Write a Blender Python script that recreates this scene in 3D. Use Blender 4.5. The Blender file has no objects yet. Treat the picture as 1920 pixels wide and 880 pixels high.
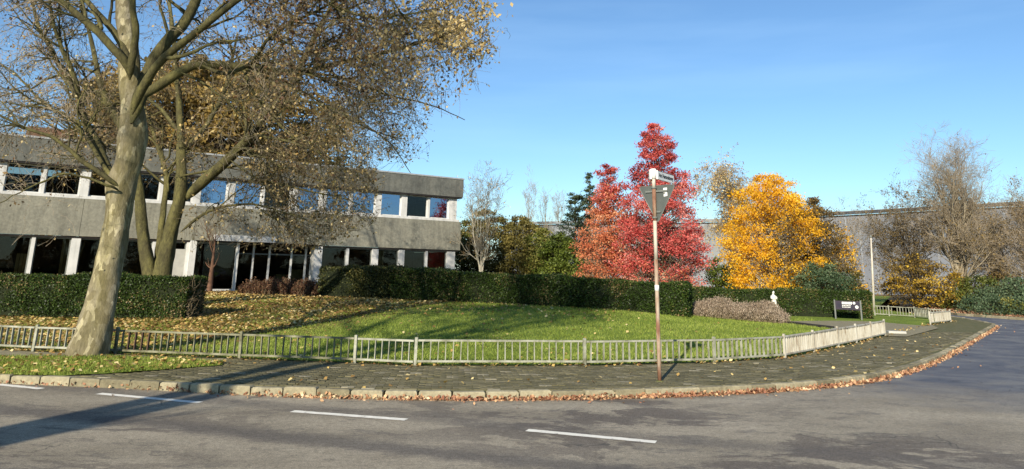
import bpy, math, numpy as np
from mathutils import Matrix, Vector
S = bpy.context.scene
C = S.collection
rng = np.random.default_rng(7)

# ------------------------------------------------------------------ camera, world, sun
F, PX, PY, H = 1400., 960., 160., 1.75          # focal length and principal point of the (cropped) photograph, eye height
PITCH, ROLL = math.atan((509-160)/F), 0.02
_f = np.array([0, math.cos(PITCH), math.sin(PITCH)]); _r0 = np.array([1., 0, 0]); _u0 = np.cross(_r0, _f)
_r = math.cos(ROLL)*_r0 + math.sin(ROLL)*_u0
_u = -math.sin(ROLL)*_r0 + math.cos(ROLL)*_u0
cd = bpy.data.cameras.new('camera'); cam = bpy.data.objects.new('camera', cd); C.objects.link(cam)
cd.sensor_width = 36; cd.lens = F/1920*36; cd.shift_y = -(440-PY)/1920; cd.clip_end = 3000; cd.clip_start = .05
M = Matrix(((_r[0], _u[0], -_f[0], 0), (_r[1], _u[1], -_f[1], 0), (_r[2], _u[2], -_f[2], H), (0, 0, 0, 1)))
cam.matrix_world = M; S.camera = cam

SUN_AZ, SUN_EL = math.radians(17.8), math.radians(24.0)     # shadows fall away from the camera and a little to the right
w = bpy.data.worlds.new('World'); S.world = w; w.use_nodes = True
nt = w.node_tree; nt.nodes.clear()
out = nt.nodes.new('ShaderNodeOutputWorld'); bg = nt.nodes.new('ShaderNodeBackground'); sky = nt.nodes.new('ShaderNodeTexSky')
sky.sky_type = 'NISHITA'; sky.sun_disc = False; sky.sun_elevation = SUN_EL; sky.sun_rotation = math.pi + SUN_AZ
sky.air_density = 1.0; sky.dust_density = 0.3; sky.ozone_density = 1.6; sky.altitude = 0
tc = nt.nodes.new('ShaderNodeTexCoord'); mp = nt.nodes.new('ShaderNodeMapping'); mp.inputs['Scale'].default_value = (1.2, 1.2, 9)
mp.inputs['Rotation'].default_value = (0.10, 0.05, 0)
nz = nt.nodes.new('ShaderNodeTexNoise'); nz.inputs['Scale'].default_value = 1.7; nz.inputs['Detail'].default_value = 7; nz.inputs['Roughness'].default_value = .55
cr = nt.nodes.new('ShaderNodeValToRGB'); cr.color_ramp.elements[0].position = .48; cr.color_ramp.elements[1].position = .85
cr.color_ramp.elements[0].color = (0, 0, 0, 1); cr.color_ramp.elements[1].color = (.16, .16, .16, 1)
mx = nt.nodes.new('ShaderNodeMix'); mx.data_type = 'RGBA'; mx.inputs['B'].default_value = (7.5, 8.3, 9.2, 1)     # thin high cirrus
L = nt.links
L.new(tc.outputs['Generated'], mp.inputs['Vector']); L.new(mp.outputs['Vector'], nz.inputs['Vector']); L.new(nz.outputs['Fac'], cr.inputs['Fac'])
L.new(cr.outputs['Color'], mx.inputs['Factor']); L.new(sky.outputs['Color'], mx.inputs['A']); 
tn = nt.nodes.new('ShaderNodeMix'); tn.data_type = 'RGBA'; tn.blend_type = 'MULTIPLY'; tn.inputs['Factor'].default_value = 1; tn.inputs['B'].default_value = (.72, .95, 1.14, 1)   # the clear cyan blue of a cold autumn sky
L.new(mx.outputs['Result'], tn.inputs['A']); L.new(tn.outputs['Result'], bg.inputs['Color'])
bg.inputs['Strength'].default_value = 0.090
L.new(bg.outputs[0], out.inputs['Surface'])
sl = bpy.data.lights.new('sun', 'SUN'); sl.energy = 4.9; sl.angle = math.radians(.5); sl.color = (1, .90, .74)
so = bpy.data.objects.new('sun', sl); C.objects.link(so)
sdir = Vector((-math.sin(SUN_AZ)*math.cos(SUN_EL), -math.cos(SUN_AZ)*math.cos(SUN_EL), math.sin(SUN_EL)))
so.rotation_euler = sdir.to_track_quat('Z', 'Y').to_euler(); so.location = (0, 0, 30)
S.view_settings.view_transform = 'Standard'; S.view_settings.look = 'None'; S.view_settings.gamma = 1; S.view_settings.exposure = 0.6

# ------------------------------------------------------------------ placing helpers
def ray(x, y): return _f + (x-PX)/F*_r - (y-PY)/F*_u
def GP(x, y, z=0.):
    d = ray(x, y); t = (z-H)/d[2]; return np.array([0, 0, H]) + t*d
def DP(x, y, Y):
    d = ray(x, y); return np.array([0, 0, H]) + Y/d[1]*d
def sm(t):
    t = np.clip(t, 0, 1); return t*t*(3-2*t)

FENCE_PX = [(0, 655), (62, 659), (200, 664), (449, 673), (665, 681), (778, 686), (1096, 686), (1340, 680), (1472, 671), (1527, 661), (1572, 650), (1606, 643), (1634, 636), (1660, 629)]
FENCE = [GP(*p)[:2] for p in FENCE_PX]
FENCE = [np.array([-40., 19.8]), np.array([-16.3, 17.2]), np.array([-13.3, 16.75])] + FENCE
BACK = np.array(FENCE + [np.array([14.6, 28.4]), np.array([17.21, 31.71]), np.array([19.37, 34.03]), np.array([21.0, 38.2]), np.array([21.8, 46.])])
def Tz(x, y):
    x = np.asarray(x, float); y = np.asarray(y, float)
    yf = np.interp(x, BACK[:, 0], BACK[:, 1])
    return .45*sm((y-yf-.6)/18)*(1-sm((x-3.5)/8.5)) + .012
def GT(px, py):
    z = 0.
    for _ in range(25):
        p = GP(px, py, z); z = .5*z + .5*float(Tz(p[0], p[1]))
    return np.array([p[0], p[1], z])

# ------------------------------------------------------------------ object helpers
def tagit(o, label=None, cat=None, group=None, kind=None):
    if label: o['label'] = label
    if cat: o['category'] = cat
    if group: o['group'] = group
    if kind: o['kind'] = kind
    return o
def empty(name, loc, label, cat, group=None):
    o = bpy.data.objects.new(name, None); C.objects.link(o); o.location = loc; o.empty_display_size = .2
    return tagit(o, label, cat, group)
def link(name, me, parent=None, m=None, keep=True):
    o = bpy.data.objects.new(name, me); C.objects.link(o)
    if m is not None and not me.materials: me.materials.append(m)
    if parent is not None:
        o.parent = parent
        if keep: o.matrix_parent_inverse = Matrix.Translation(-root_loc(parent))
    return o
def root_loc(p):
    v = Vector(p.location)
    q = p
    while q.parent is not None:
        q = q.parent; v += Vector((0, 0, 0))
    return Vector(abs_loc(p))
def abs_loc(p):
    # all our parents are unrotated; world location = own location + parent inverse offsets
    if p.parent is None: return Vector(p.location)
    return p.matrix_parent_inverse.translation + Vector(p.location) + abs_loc(p.parent)
def mesh_np(name, V, Fc, m=None, rnd=None, smooth=False):
    """V (n,3); Fc (k,3|4) int"""
    me = bpy.data.meshes.new(name); V = np.ascontiguousarray(V, np.float32); Fc = np.ascontiguousarray(Fc, np.int32)
    k = Fc.shape[1]
    me.vertices.add(len(V)); me.vertices.foreach_set('co', V.ravel())
    me.loops.add(Fc.size); me.loops.foreach_set('vertex_index', Fc.ravel())
    me.polygons.add(len(Fc)); me.polygons.foreach_set('loop_start', np.arange(0, Fc.size, k, dtype=np.int32))
    me.polygons.foreach_set('loop_total', np.full(len(Fc), k, np.int32))
    if smooth: me.polygons.foreach_set('use_smooth', np.ones(len(Fc), bool))
    if rnd is not None:
        a = me.attributes.new('rnd', 'FLOAT', 'FACE'); a.data.foreach_set('value', np.ascontiguousarray(rnd, np.float32))
    me.update(calc_edges=True)
    if m: me.materials.append(m)
    return me
class MB:
    def __init__(s): s.V = []; s.F = []
    def add(s, vs, fs):
        n = len(s.V); s.V += [tuple(v) for v in vs]; s.F += [tuple(i+n for i in f) for f in fs]; return s
    def box(s, c, size, ax=None):
        """box centred at c; ax = (u,v,w) unit axes"""
        u, v, w_ = ax if ax else ((1, 0, 0), (0, 1, 0), (0, 0, 1))
        u, v, w_ = (np.array(a, float)*h/2 for a, h in zip((u, v, w_), size)); c = np.array(c, float)
        P = [c+a*u+b*v+d*w_ for d in (-1, 1) for b in (-1, 1) for a in (-1, 1)]
        return s.add(P, [(0, 2, 3, 1), (4, 5, 7, 6), (0, 1, 5, 4), (2, 6, 7, 3), (0, 4, 6, 2), (1, 3, 7, 5)])
    def bevbox(s, c, size, b=.01, ax=None):
        """box with a chamfered top edge"""
        u, v, w_ = [np.array(a, float) for a in (ax if ax else ((1, 0, 0), (0, 1, 0), (0, 0, 1)))]
        c = np.array(c, float); x, y, z = [q/2 for q in size]
        P = []
        for (h, i) in ((-z, 0), (z-b, 0), (z, b)):
            for (sx, sy) in ((-1, -1), (1, -1), (1, 1), (-1, 1)):
                P.append(c+u*sx*(x-i)+v*sy*(y-i)+w_*h)
        Fs = [(3, 2, 1, 0), (8, 9, 10, 11)]
        for k in (0, 4):
            for j in range(4): Fs.append((k+j, k+(j+1) % 4, k+4+(j+1) % 4, k+4+j))
        return s.add(P, Fs)
    def tube(s, pts, rad, n=8, cap=True):
        pts = [np.array(p, float) for p in pts]
        if np.isscalar(rad): rad = [rad]*len(pts)
        rings = []
        for i, p in enumerate(pts):
            t = pts[min(i+1, len(pts)-1)]-pts[max(i-1, 0)]; t /= np.linalg.norm(t)
            a = np.cross(t, (0, 0, 1.) if abs(t[2]) < .9 else (1., 0, 0)); a /= np.linalg.norm(a); b = np.cross(t, a)
            rings.append([p+rad[i]*(math.cos(q)*a+math.sin(q)*b) for q in np.arange(n)*2*math.pi/n])
        P = [q for r_ in rings for q in r_]; Fs = []
        for i in range(len(pts)-1):
            for j in range(n): Fs.append((i*n+j, i*n+(j+1) % n, (i+1)*n+(j+1) % n, (i+1)*n+j))
        if cap: Fs += [tuple(range(n))[::-1], tuple((len(pts)-1)*n+j for j in range(n))]
        return s.add(P, Fs)
    def prism(s, poly, off):
        """polygon (list of 3D) extruded by vector off"""
        n = len(poly); P = [np.array(p, float) for p in poly]; P += [p+np.array(off, float) for p in P[:n]]
        return s.add(P, [tuple(range(n))[::-1], tuple(range(n, 2*n))]+[(i, (i+1) % n, n+(i+1) % n, n+i) for i in range(n)])
    def mesh(s, name, m=None, smooth=False):
        me = bpy.data.meshes.new(name); me.from_pydata(s.V, [], s.F); me.update()
        if m: me.materials.append(m)
        if smooth: me.polygons.foreach_set('use_smooth', [True]*len(me.polygons))
        return me
    def build(s, name, m, parent=None, smooth=False): return link(name, s.mesh(name, m, smooth), parent)

# ------------------------------------------------------------------ materials
def new_mat(name):
    m = bpy.data.materials.new(name); m.use_nodes = True; n = m.node_tree
    p = n.nodes['Principled BSDF']; return m, n, p
def N(n, t, **kw):
    x = n.nodes.new('ShaderNode'+t)
    for k, v in kw.items():
        if k in x.inputs: x.inputs[k].default_value = v
        else: setattr(x, k, v)
    return x
def ramp(n, stops):
    r_ = n.nodes.new('ShaderNodeValToRGB'); e = r_.color_ramp.elements
    while len(e) < len(stops): e.new(.5)
    for i, (p, c) in enumerate(stops):
        e[i].position = p; e[i].color = (*c, 1)
    return r_
def coords(n, scale=(1, 1, 1), rot=(0, 0, 0)):
    g = N(n, 'NewGeometry'); mp_ = N(n, 'Mapping'); mp_.inputs['Scale'].default_value = scale; mp_.inputs['Rotation'].default_value = rot
    n.links.new(g.outputs['Position'], mp_.inputs['Vector']); return mp_.outputs['Vector']
def noise(n, vec, scale, detail=5, rough=.6, dist=0):
    x = N(n, 'TexNoise', Scale=scale, Detail=detail, Roughness=rough, Distortion=dist); n.links.new(vec, x.inputs['Vector']); return x.outputs['Fac']
def mixc(n, fac, a, b, mode='MIX'):
    x = N(n, 'Mix'); x.data_type = 'RGBA'; x.blend_type = mode
    for s_, v in ((('Factor'), fac), ('A', a), ('B', b)):
        if hasattr(v, 'is_linked') or hasattr(v, 'links'): n.links.new(v, x.inputs[s_])
        else: x.inputs[s_].default_value = v if s_ == 'Factor' else (*v, 1)
    return x.outputs['Result']
def bump(n, h, strength=.3, dist=.02):
    b = N(n, 'Bump', Strength=strength, Distance=dist); n.links.new(h, b.inputs['Height']); return b.outputs['Normal']
def noisy(name, stops, scale=5, detail=6, rough=.75, bs=.3, bd=.01, sc=(1, 1, 1), spec=.3, metal=0, fine=None, streak=None):
    m, n, p = new_mat(name); v = coords(n, sc); f = noise(n, v, scale, detail, .65)
    r_ = ramp(n, stops); n.links.new(f, r_.inputs['Fac']); col = r_.outputs['Color']
    if fine:
        f2 = noise(n, v, fine[0], 3, .7); r2 = ramp(n, [(.3, (fine[1],)*3), (.7, (fine[2],)*3)]); n.links.new(f2, r2.inputs['Fac'])
        col = mixc(n, 1., col, r2.outputs['Color'], 'MULTIPLY')
    if streak:
        r5 = ramp(n, [(.38, (streak,)*3), (.56, (1.05,)*3)]); n.links.new(noise(n, coords(n, (1, 1, .07)), 2.6, 6, .75), r5.inputs['Fac']); col = mixc(n, 1., col, r5.outputs['Color'], 'MULTIPLY')
    n.links.new(col, p.inputs['Base Color'])
    p.inputs['Roughness'].default_value = rough; p.inputs['Specular IOR Level'].default_value = spec; p.inputs['Metallic'].default_value = metal
    if bs: n.links.new(bump(n, noise(n, v, scale*6, 4, .7), bs, bd), p.inputs['Normal'])
    return m
def leafy(name, stops, trans=.35, rough=.55, clump=.7, spec=.25):
    """stops are colours across the random number that every leaf face carries"""
    m, n, p = new_mat(name)
    a = N(n, 'Attribute'); a.attribute_name = 'rnd'
    f = noise(n, coords(n), clump, 2, .5)
    mt = N(n, 'Math', operation='MULTIPLY_ADD'); mt.inputs[1].default_value = 1.3; mt.inputs[2].default_value = -.65; n.links.new(f, mt.inputs[0])
    ad = N(n, 'Math', operation='ADD'); n.links.new(a.outputs['Fac'], ad.inputs[0]); n.links.new(mt.outputs[0], ad.inputs[1])
    r_ = ramp(n, stops); n.links.new(ad.outputs[0], r_.inputs['Fac']); n.links.new(r_.outputs['Color'], p.inputs['Base Color'])
    p.inputs['Roughness'].default_value = rough; p.inputs['Specular IOR Level'].default_value = spec
    if trans:
        t = N(n, 'BsdfTranslucent'); n.links.new(r_.outputs['Color'], t.inputs['Color']); ms = N(n, 'MixShader'); ms.inputs[0].default_value = trans
        n.links.new(p.outputs[0], ms.inputs[1]); n.links.new(t.outputs[0], ms.inputs[2]); n.links.new(ms.outputs[0], n.nodes['Material Output'].inputs['Surface'])
    return m

def asphalt_mat():
    m, n, p = new_mat('asphalt')
    v2 = coords(n); road = (0, 0, .317)                     # the road's direction
    def mul(a, b): x = N(n, 'Math', operation='MULTIPLY'); n.links.new(a, x.inputs[0]); (n.links.new(b, x.inputs[1]) if hasattr(b, 'links') else setattr(x.inputs[1], 'default_value', b)); return x.outputs[0]
    def rng_(f, a, b, lo=0., hi=1.): x = N(n, 'MapRange'); x.inputs['From Min'].default_value = a; x.inputs['From Max'].default_value = b; x.inputs['To Min'].default_value = lo; x.inputs['To Max'].default_value = hi; n.links.new(f, x.inputs['Value']); return x.outputs[0]
    base = ramp(n, [(.35, (.250, .216, .158)), (.5, (.315, .274, .202)), (.65, (.370, .322, .240))]); n.links.new(noise(n, coords(n, (.5, 1, 1), road), .8, 6, .6), base.inputs['Fac'])
    fine = noise(n, v2, 60, 3, .9); r2 = ramp(n, [(.32, (.48,)*3), (.5, (.98,)*3), (.68, (1.5,)*3)]); n.links.new(fine, r2.inputs['Fac'])
    # ragged dark patches where the surface dressing has worn down to the binder
    pt = rng_(noise(n, coords(n, (.62, 1, 1), road), .75, 10, .74, .35), .495, .53); where = rng_(noise(n, v2, .13, 2, .4), .40, .55)
    pt2 = rng_(noise(n, coords(n, (.55, 1, 1), road), 2.6, 8, .75, .3), .56, .60)
    c = mixc(n, mul(mul(pt, where), .85), base.outputs['Color'], (.120, .100, .080)); c = mixc(n, mul(pt2, .55), c, (.135, .12, .10))
    # wheel-worn and sealed lines running along the road
    sp = N(n, 'SeparateXYZ'); n.links.new(coords(n, (1, 1, 1), road), sp.inputs[0])
    wob = N(n, 'Math', operation='MULTIPLY_ADD'); n.links.new(noise(n, v2, 2.2, 9, .8), wob.inputs[0]); wob.inputs[1].default_value = .75; n.links.new(sp.outputs['Y'], wob.inputs[2])
    br_ = ramp(n, [(0, (0, 0, 0)), (.0905, (0, 0, 0)), (.0925, (.8,)*3), (.0965, (.75,)*3), (.0985, (0, 0, 0)), (.1265, (0, 0, 0)), (.129, (.8,)*3), (.1345, (.75,)*3), (.137, (0, 0, 0)), (.1545, (0, 0, 0)), (.1565, (.55,)*3), (.160, (.5,)*3), (.1625, (0, 0, 0))])
    n.links.new(rng_(wob.outputs[0], .375, 60.375), br_.inputs['Fac'])
    c = mixc(n, mul(br_.outputs['Color'], 1.), c, (.115, .102, .088))
    # coarse pale chippings
    vo_ = N(n, 'TexVoronoi', Scale=34); n.links.new(v2, vo_.inputs['Vector']); chip = mul(rng_(vo_.outputs['Distance'], .30, .16), rng_(noise(n, v2, .45, 4, .6), .55, .66))
    c = mixc(n, mul(chip, .5), c, (.42, .38, .31))
    c = mixc(n, 1., c, r2.outputs['Color'], 'MULTIPLY'); r4 = ramp(n, [(.32, (.60,)*3), (.5, (1.,)*3), (.68, (1.34,)*3)]); n.links.new(noise(n, v2, 17, 5, .92), r4.inputs['Fac']); c = mixc(n, 1., c, r4.outputs['Color'], 'MULTIPLY')
    # the side street was laid with a newer, bluer asphalt
    sep = N(n, 'SeparateXYZ'); n.links.new(coords(n, (1, 1, 1), (0, 0, -.75)), sep.inputs[0])
    nn = noise(n, v2, .8, 4, .6); ma = N(n, 'Math', operation='MULTIPLY_ADD'); n.links.new(nn, ma.inputs[0]); ma.inputs[1].default_value = 5.0; n.links.new(sep.outputs['X'], ma.inputs[2])
    rr = N(n, 'MapRange'); rr.inputs['From Min'].default_value = 15.2; rr.inputs['From Max'].default_value = 18.8; n.links.new(ma.outputs[0], rr.inputs['Value'])
    blue = ramp(n, [(.36, (.078, .086, .106)), (.48, (.118, .124, .142)), (.6, (.185, .185, .182))]); n.links.new(noise(n, coords(n, (.8, 1.0, 1), (0, 0, -.8)), .9, 8, .7, .5), blue.inputs['Fac'])
    bl = mixc(n, 1., blue.outputs['Color'], r2.outputs['Color'], 'MULTIPLY')
    c = mixc(n, rr.outputs[0], c, bl)
    # thin cracks
    vo = N(n, 'TexVoronoi', Scale=.55); vo.feature = 'DISTANCE_TO_EDGE'
    dv = N(n, 'TexNoise', Scale=1.4, Detail=5); n.links.new(v2, dv.inputs['Vector'])
    av = N(n, 'VectorMath', operation='ADD'); n.links.new(v2, av.inputs[0]); n.links.new(dv.outputs['Color'], av.inputs[1]); n.links.new(av.outputs[0], vo.inputs['Vector'])
    cr_ = N(n, 'MapRange'); cr_.inputs['From Min'].default_value = .002; cr_.inputs['From Max'].default_value = .009; n.links.new(vo.outputs['Distance'], cr_.inputs['Value'])
    cm = N(n, 'MapRange'); cm.inputs['From Min'].default_value = .56; cm.inputs['From Max'].default_value = .62; n.links.new(noise(n, v2, .32, 2, .5), cm.inputs['Value'])
    iv = N(n, 'Math', operation='SUBTRACT'); iv.inputs[0].default_value = 1; n.links.new(cr_.outputs[0], iv.inputs[1]); im = N(n, 'Math', operation='MULTIPLY'); n.links.new(iv.outputs[0], im.inputs[0]); n.links.new(cm.outputs[0], im.inputs[1])
    im2 = N(n, 'Math', operation='MULTIPLY'); n.links.new(im.outputs[0], im2.inputs[0]); im2.inputs[1].default_value = .7
    c = mixc(n, im2.outputs[0], c, (.05, .047, .042))
    n.links.new(c, p.inputs['Base Color']); p.inputs['Roughness'].default_value = .78; p.inputs['Specular IOR Level'].default_value = .35
    n.links.new(bump(n, fine, .8, .014), p.inputs['Normal'])
    return m
def lawn_mat():
    m, n, p = new_mat('lawn')
    v = coords(n)
    r1 = ramp(n, [(.3, (.105, .145, .022)), (.5, (.18, .245, .036)), (.68, (.25, .30, .058))]); n.links.new(noise(n, coords(n, (.6, 1, 1)), .9, 7, .7), r1.inputs['Fac'])
    r2 = ramp(n, [(.3, (.5,)*3), (.7, (1.35,)*3)]); n.links.new(noise(n, v, 30, 4, .75), r2.inputs['Fac'])
    c = mixc(n, 1., r1.outputs['Color'], r2.outputs['Color'], 'MULTIPLY')
    # soil and crushed leaf dust shows where the leaves have lain (left of the big tree's foot)
    sep = N(n, 'SeparateXYZ'); n.links.new(coords(n, (1, 1, 1), (0, 0, .30)), sep.inputs[0])
    ma = N(n, 'Math', operation='MULTIPLY_ADD'); n.links.new(noise(n, v, .7, 5, .7), ma.inputs[0]); ma.inputs[1].default_value = 3; n.links.new(sep.outputs['X'], ma.inputs[2])
    rr = N(n, 'MapRange'); rr.inputs['From Min'].default_value = -10.5; rr.inputs['From Max'].default_value = -8.8; rr.inputs['To Min'].default_value = .8; rr.inputs['To Max'].default_value = 0.
    n.links.new(ma.outputs[0], rr.inputs['Value'])
    c = mixc(n, rr.outputs[0], c, (.26, .19, .06))
    n.links.new(c, p.inputs['Base Color']); p.inputs['Roughness'].default_value = .9; p.inputs['Specular IOR Level'].default_value = .15
    n.links.new(bump(n, noise(n, v, 45, 3, .8), .6, .03), p.inputs['Normal'])
    return m
def attr_mat(name, stops, scale=20, rough=.85, clump=.8, amp=.7, bs=.4):
    m, n, p = new_mat(name); a = N(n, 'Attribute'); a.attribute_name = 'rnd'
    v = coords(n); f = noise(n, v, clump, 4, .6); mt = N(n, 'Math', operation='MULTIPLY_ADD'); mt.inputs[1].default_value = amp; mt.inputs[2].default_value = -amp/2; n.links.new(f, mt.inputs[0])
    ad = N(n, 'Math', operation='ADD'); n.links.new(a.outputs['Fac'], ad.inputs[0]); n.links.new(mt.outputs[0], ad.inputs[1])
    r_ = ramp(n, stops); n.links.new(ad.outputs[0], r_.inputs['Fac'])
    r2 = ramp(n, [(.3, (.65,)*3), (.7, (1.25,)*3)]); n.links.new(noise(n, v, scale, 5, .7), r2.inputs['Fac'])
    n.links.new(mixc(n, 1., r_.outputs['Color'], r2.outputs['Color'], 'MULTIPLY'), p.inputs['Base Color'])
    p.inputs['Roughness'].default_value = rough; p.inputs['Specular IOR Level'].default_value = .25
    if bs: n.links.new(bump(n, noise(n, v, scale*2.5, 4, .7), bs, .006), p.inputs['Normal'])
    return m
def plane_bark():
    m, n, p = new_mat('plane_bark')
    v = coords(n, (1, 1, .42)); dv = N(n, 'TexNoise', Scale=3.2, Detail=4); n.links.new(v, dv.inputs['Vector'])
    av = N(n, 'VectorMath', operation='MULTIPLY_ADD'); n.links.new(dv.outputs['Color'], av.inputs[0]); av.inputs[1].default_value = (.4, .4, .4); n.links.new(v, av.inputs[2])
    vo = N(n, 'TexVoronoi', Scale=10.5); n.links.new(av.outputs[0], vo.inputs['Vector'])
    sp = N(n, 'SeparateColor'); n.links.new(vo.outputs['Color'], sp.inputs[0])
    r_ = ramp(n, [(.0, (.17, .145, .088)), (.35, (.21, .18, .115)), (.66, (.245, .215, .15)), (.82, (.31, .272, .19)), (.94, (.44, .39, .275))]); r_.color_ramp.interpolation = 'LINEAR'
    n.links.new(sp.outputs[0], r_.inputs['Fac'])
    gr = ramp(n, [(.40, (1., 1., 1.)), (.62, (.76, .76, .56))]); n.links.new(noise(n, v, 1.3, 5, .7), gr.inputs['Fac'])
    fi = ramp(n, [(.3, (.62,)*3), (.7, (1.2,)*3)]); n.links.new(noise(n, coords(n, (1, 1, .3)), 26, 5, .75), fi.inputs['Fac'])
    c = mixc(n, 1., r_.outputs['Color'], gr.outputs['Color'], 'MULTIPLY'); c = mixc(n, 1., c, fi.outputs['Color'], 'MULTIPLY')
    n.links.new(c, p.inputs['Base Color']); p.inputs['Roughness'].default_value = .85; p.inputs['Specular IOR Level'].default_value = .2
    mx_ = N(n, 'Math', operation='ADD'); n.links.new(sp.outputs[0], mx_.inputs[0]); n.links.new(noise(n, v, 18, 4, .7), mx_.inputs[1])
    n.links.new(bump(n, mx_.outputs[0], .6, .03), p.inputs['Normal'])
    return m
def glass_mat(name, refl, tint, gt=(.9, .93, .95)):
    m, n, p = new_mat(name); n.nodes.remove(p)
    tr = N(n, 'BsdfTransparent'); tr.inputs[0].default_value = (*tint, 1); gl = N(n, 'BsdfGlossy'); gl.inputs['Roughness'].default_value = .015; gl.inputs['Color'].default_value = (*gt, 1)
    lw = N(n, 'Fresnel', IOR=1.5); ma = N(n, 'Math', operation='MULTIPLY_ADD'); ma.inputs[1].default_value = 1.0; ma.inputs[2].default_value = refl; n.links.new(lw.outputs[0], ma.inputs[0])
    bm = bump(n, noise(n, coords(n), .9, 2, .5), .12, .05); n.links.new(bm, gl.inputs['Normal'])
    ms = N(n, 'MixShader'); n.links.new(ma.outputs[0], ms.inputs[0]); n.links.new(tr.outputs[0], ms.inputs[1]); n.links.new(gl.outputs[0], ms.inputs[2])
    n.links.new(ms.outputs[0], n.nodes['Material Output'].inputs['Surface']); return m

mat = {}
mat['asphalt'] = asphalt_mat(); mat['lawn'] = lawn_mat(); mat['plane_bark'] = plane_bark()
mat['paint'] = noisy('road_paint', [(.30, (.25, .24, .22)), (.40, (.72, .69, .60)), (.7, (.86, .83, .73))], 9, 6, .7, .3, .004)
mat['pave'] = noisy('pavement_bed', [(.3, (.070, .080, .024)), (.5, (.115, .110, .045)), (.7, (.16, .135, .07))], 3.0, 8, .9, .5, .01, fine=(40, .6, 1.35))
mat['brick'] = attr_mat('paving_brick', [(.0, (.088, .080, .040)), (.45, (.128, .114, .060)), (.75, (.160, .142, .078)), (.93, (.18, .16, .11)), (1., (.29, .26, .18))], 24)
mat['kerb'] = attr_mat('kerb_stone', [(0, (.16, .14, .085)), (.5, (.255, .225, .142)), (1, (.35, .31, .205))], 14, clump=1.3, amp=.5, bs=.6)
mat['path'] = noisy('path_slabs', [(.3, (.19, .165, .095)), (.7, (.30, .265, .165))], 4, 6, .9, fine=(30, .7, 1.25))
mat['verge'] = noisy('verge_ground', [(.3, (.07, .075, .025)), (.5, (.14, .10, .045)), (.7, (.26, .15, .07))], 1.4, 8, .95, .6, .03, fine=(22, .6, 1.3))
mat['earth'] = noisy('far_ground', [(.3, (.05, .075, .02)), (.7, (.10, .11, .04))], .2, 8, .95)
mat['fence'] = noisy('fence_paint', [(.30, (.12, .115, .070)), (.44, (.24, .24, .175)), (.62, (.36, .36, .285))], 4.5, 6, .6, .15, .003, fine=(60, .8, 1.15))
mat['fence_old'] = noisy('fence_paint_mossy', [(.35, (.09, .085, .045)), (.5, (.17, .165, .10)), (.7, (.26, .25, .17))], 5, 6, .7, .15, .003)
mat['fence_dark'] = noisy('fence_rust', [(.3, (.05, .03, .02)), (.7, (.10, .06, .04))], 12, 4, .8)
mat['fence_white'] = noisy('fence_paint_pale', [(.32, (.19, .14, .09)), (.44, (.36, .33, .26)), (.7, (.50, .48, .41))], 6, 6, .6, .15, .003, sc=(1, 1, .3))
mat['concrete'] = noisy('slate_cladding', [(.25, (.165, .162, .132)), (.5, (.212, .206, .164)), (.75, (.260, .250, .196))], 1.1, 9, .85, .5, .02, fine=(9, .80, 1.18), streak=.80)
mat['fascia'] = noisy('roof_cladding', [(.3, (.085, .089, .080)), (.5, (.122, .125, .110)), (.72, (.168, .168, .140))], 1.1, 9, .8, .4, .02, fine=(8, .80, 1.15), streak=.78)
mat['white'] = noisy('white_panel', [(.3, (.47, .47, .45)), (.7, (.60, .595, .57))], 2.2, 6, .5, .08, .005, streak=.86)
mat['sill'] = noisy('grey_sill', [(.3, (.33, .32, .29)), (.7, (.46, .45, .40))], 2.2, 6, .6)
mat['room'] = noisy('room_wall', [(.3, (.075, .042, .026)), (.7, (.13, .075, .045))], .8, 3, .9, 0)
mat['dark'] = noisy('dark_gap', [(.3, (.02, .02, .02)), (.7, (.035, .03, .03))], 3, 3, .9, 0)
mat['blind'] = noisy('yellow_blind', [(.3, (.42, .30, .12)), (.7, (.55, .40, .18))], 6, 4, .8, .1, .005, sc=(5, 5, .3))
mat['glass'] = glass_mat('window_glass', -.01, (.62, .64, .62)); mat['glass_sky'] = glass_mat('sky_tinted_glass', .42, (.4, .45, .5), (.50, .68, .95))  # glass_sky: blue sky reflection put into the gloss colour and mirror share
mat['metal_flash'] = noisy('roof_flashing', [(.3, (.35, .35, .34)), (.7, (.5, .5, .48))], 4, 4, .45, 0, metal=.4)
mat['brickred'] = noisy('chimney_brick', [(.3, (.10, .055, .035)), (.7, (.17, .09, .055))], 7, 5, .9)
mat['post_grey'] = noisy('grey_steel', [(.3, (.12, .13, .12)), (.7, (.19, .20, .18))], 9, 4, .5)
mat['sign_back'] = noisy('sign_back', [(.3, (.075, .085, .078)), (.7, (.105, .115, .105))], 3, 5, .5, .05, .003)
mat['sign_white'] = noisy('sign_white', [(.3, (.66, .66, .62)), (.7, (.80, .79, .75))], 6, 5, .45, 0)
mat['pole_rust'] = noisy('rusty_pole', [(.34, (.14, .06, .035)), (.46, (.24, .13, .08)), (.56, (.33, .25, .18)), (.7, (.42, .36, .28))], 5, 7, .7, .3, .004, sc=(1, 1, .35))
mat['pole_pale'] = noisy('pale_pole', [(.3, (.40, .35, .27)), (.7, (.54, .50, .42))], 5, 5, .5, .1, .003)
mat['letters'] = noisy('black_letters', [(.3, (.02, .02, .02)), (.7, (.03, .03, .03))], 5, 2, .5, 0)
mat['board'] = noisy('sign_board', [(.3, (.030, .028, .045)), (.7, (.065, .045, .060))], 2.5, 4, .45, 0)
mat['clad_l'] = noisy('pale_cladding', [(.3, (.185, .200, .21)), (.7, (.225, .24, .25))], .25, 4, .5, 0)
mat['clad_r'] = noisy('grey_cladding', [(.3, (.180, .192, .215)), (.7, (.220, .232, .252))], .3, 5, .5, 0, sc=(1, 1, .3))
mat['clad_stripe'] = noisy('pale_joint', [(.3, (.27, .285, .30)), (.7, (.31, .325, .34))], 1, 2, .5, 0)
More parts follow.
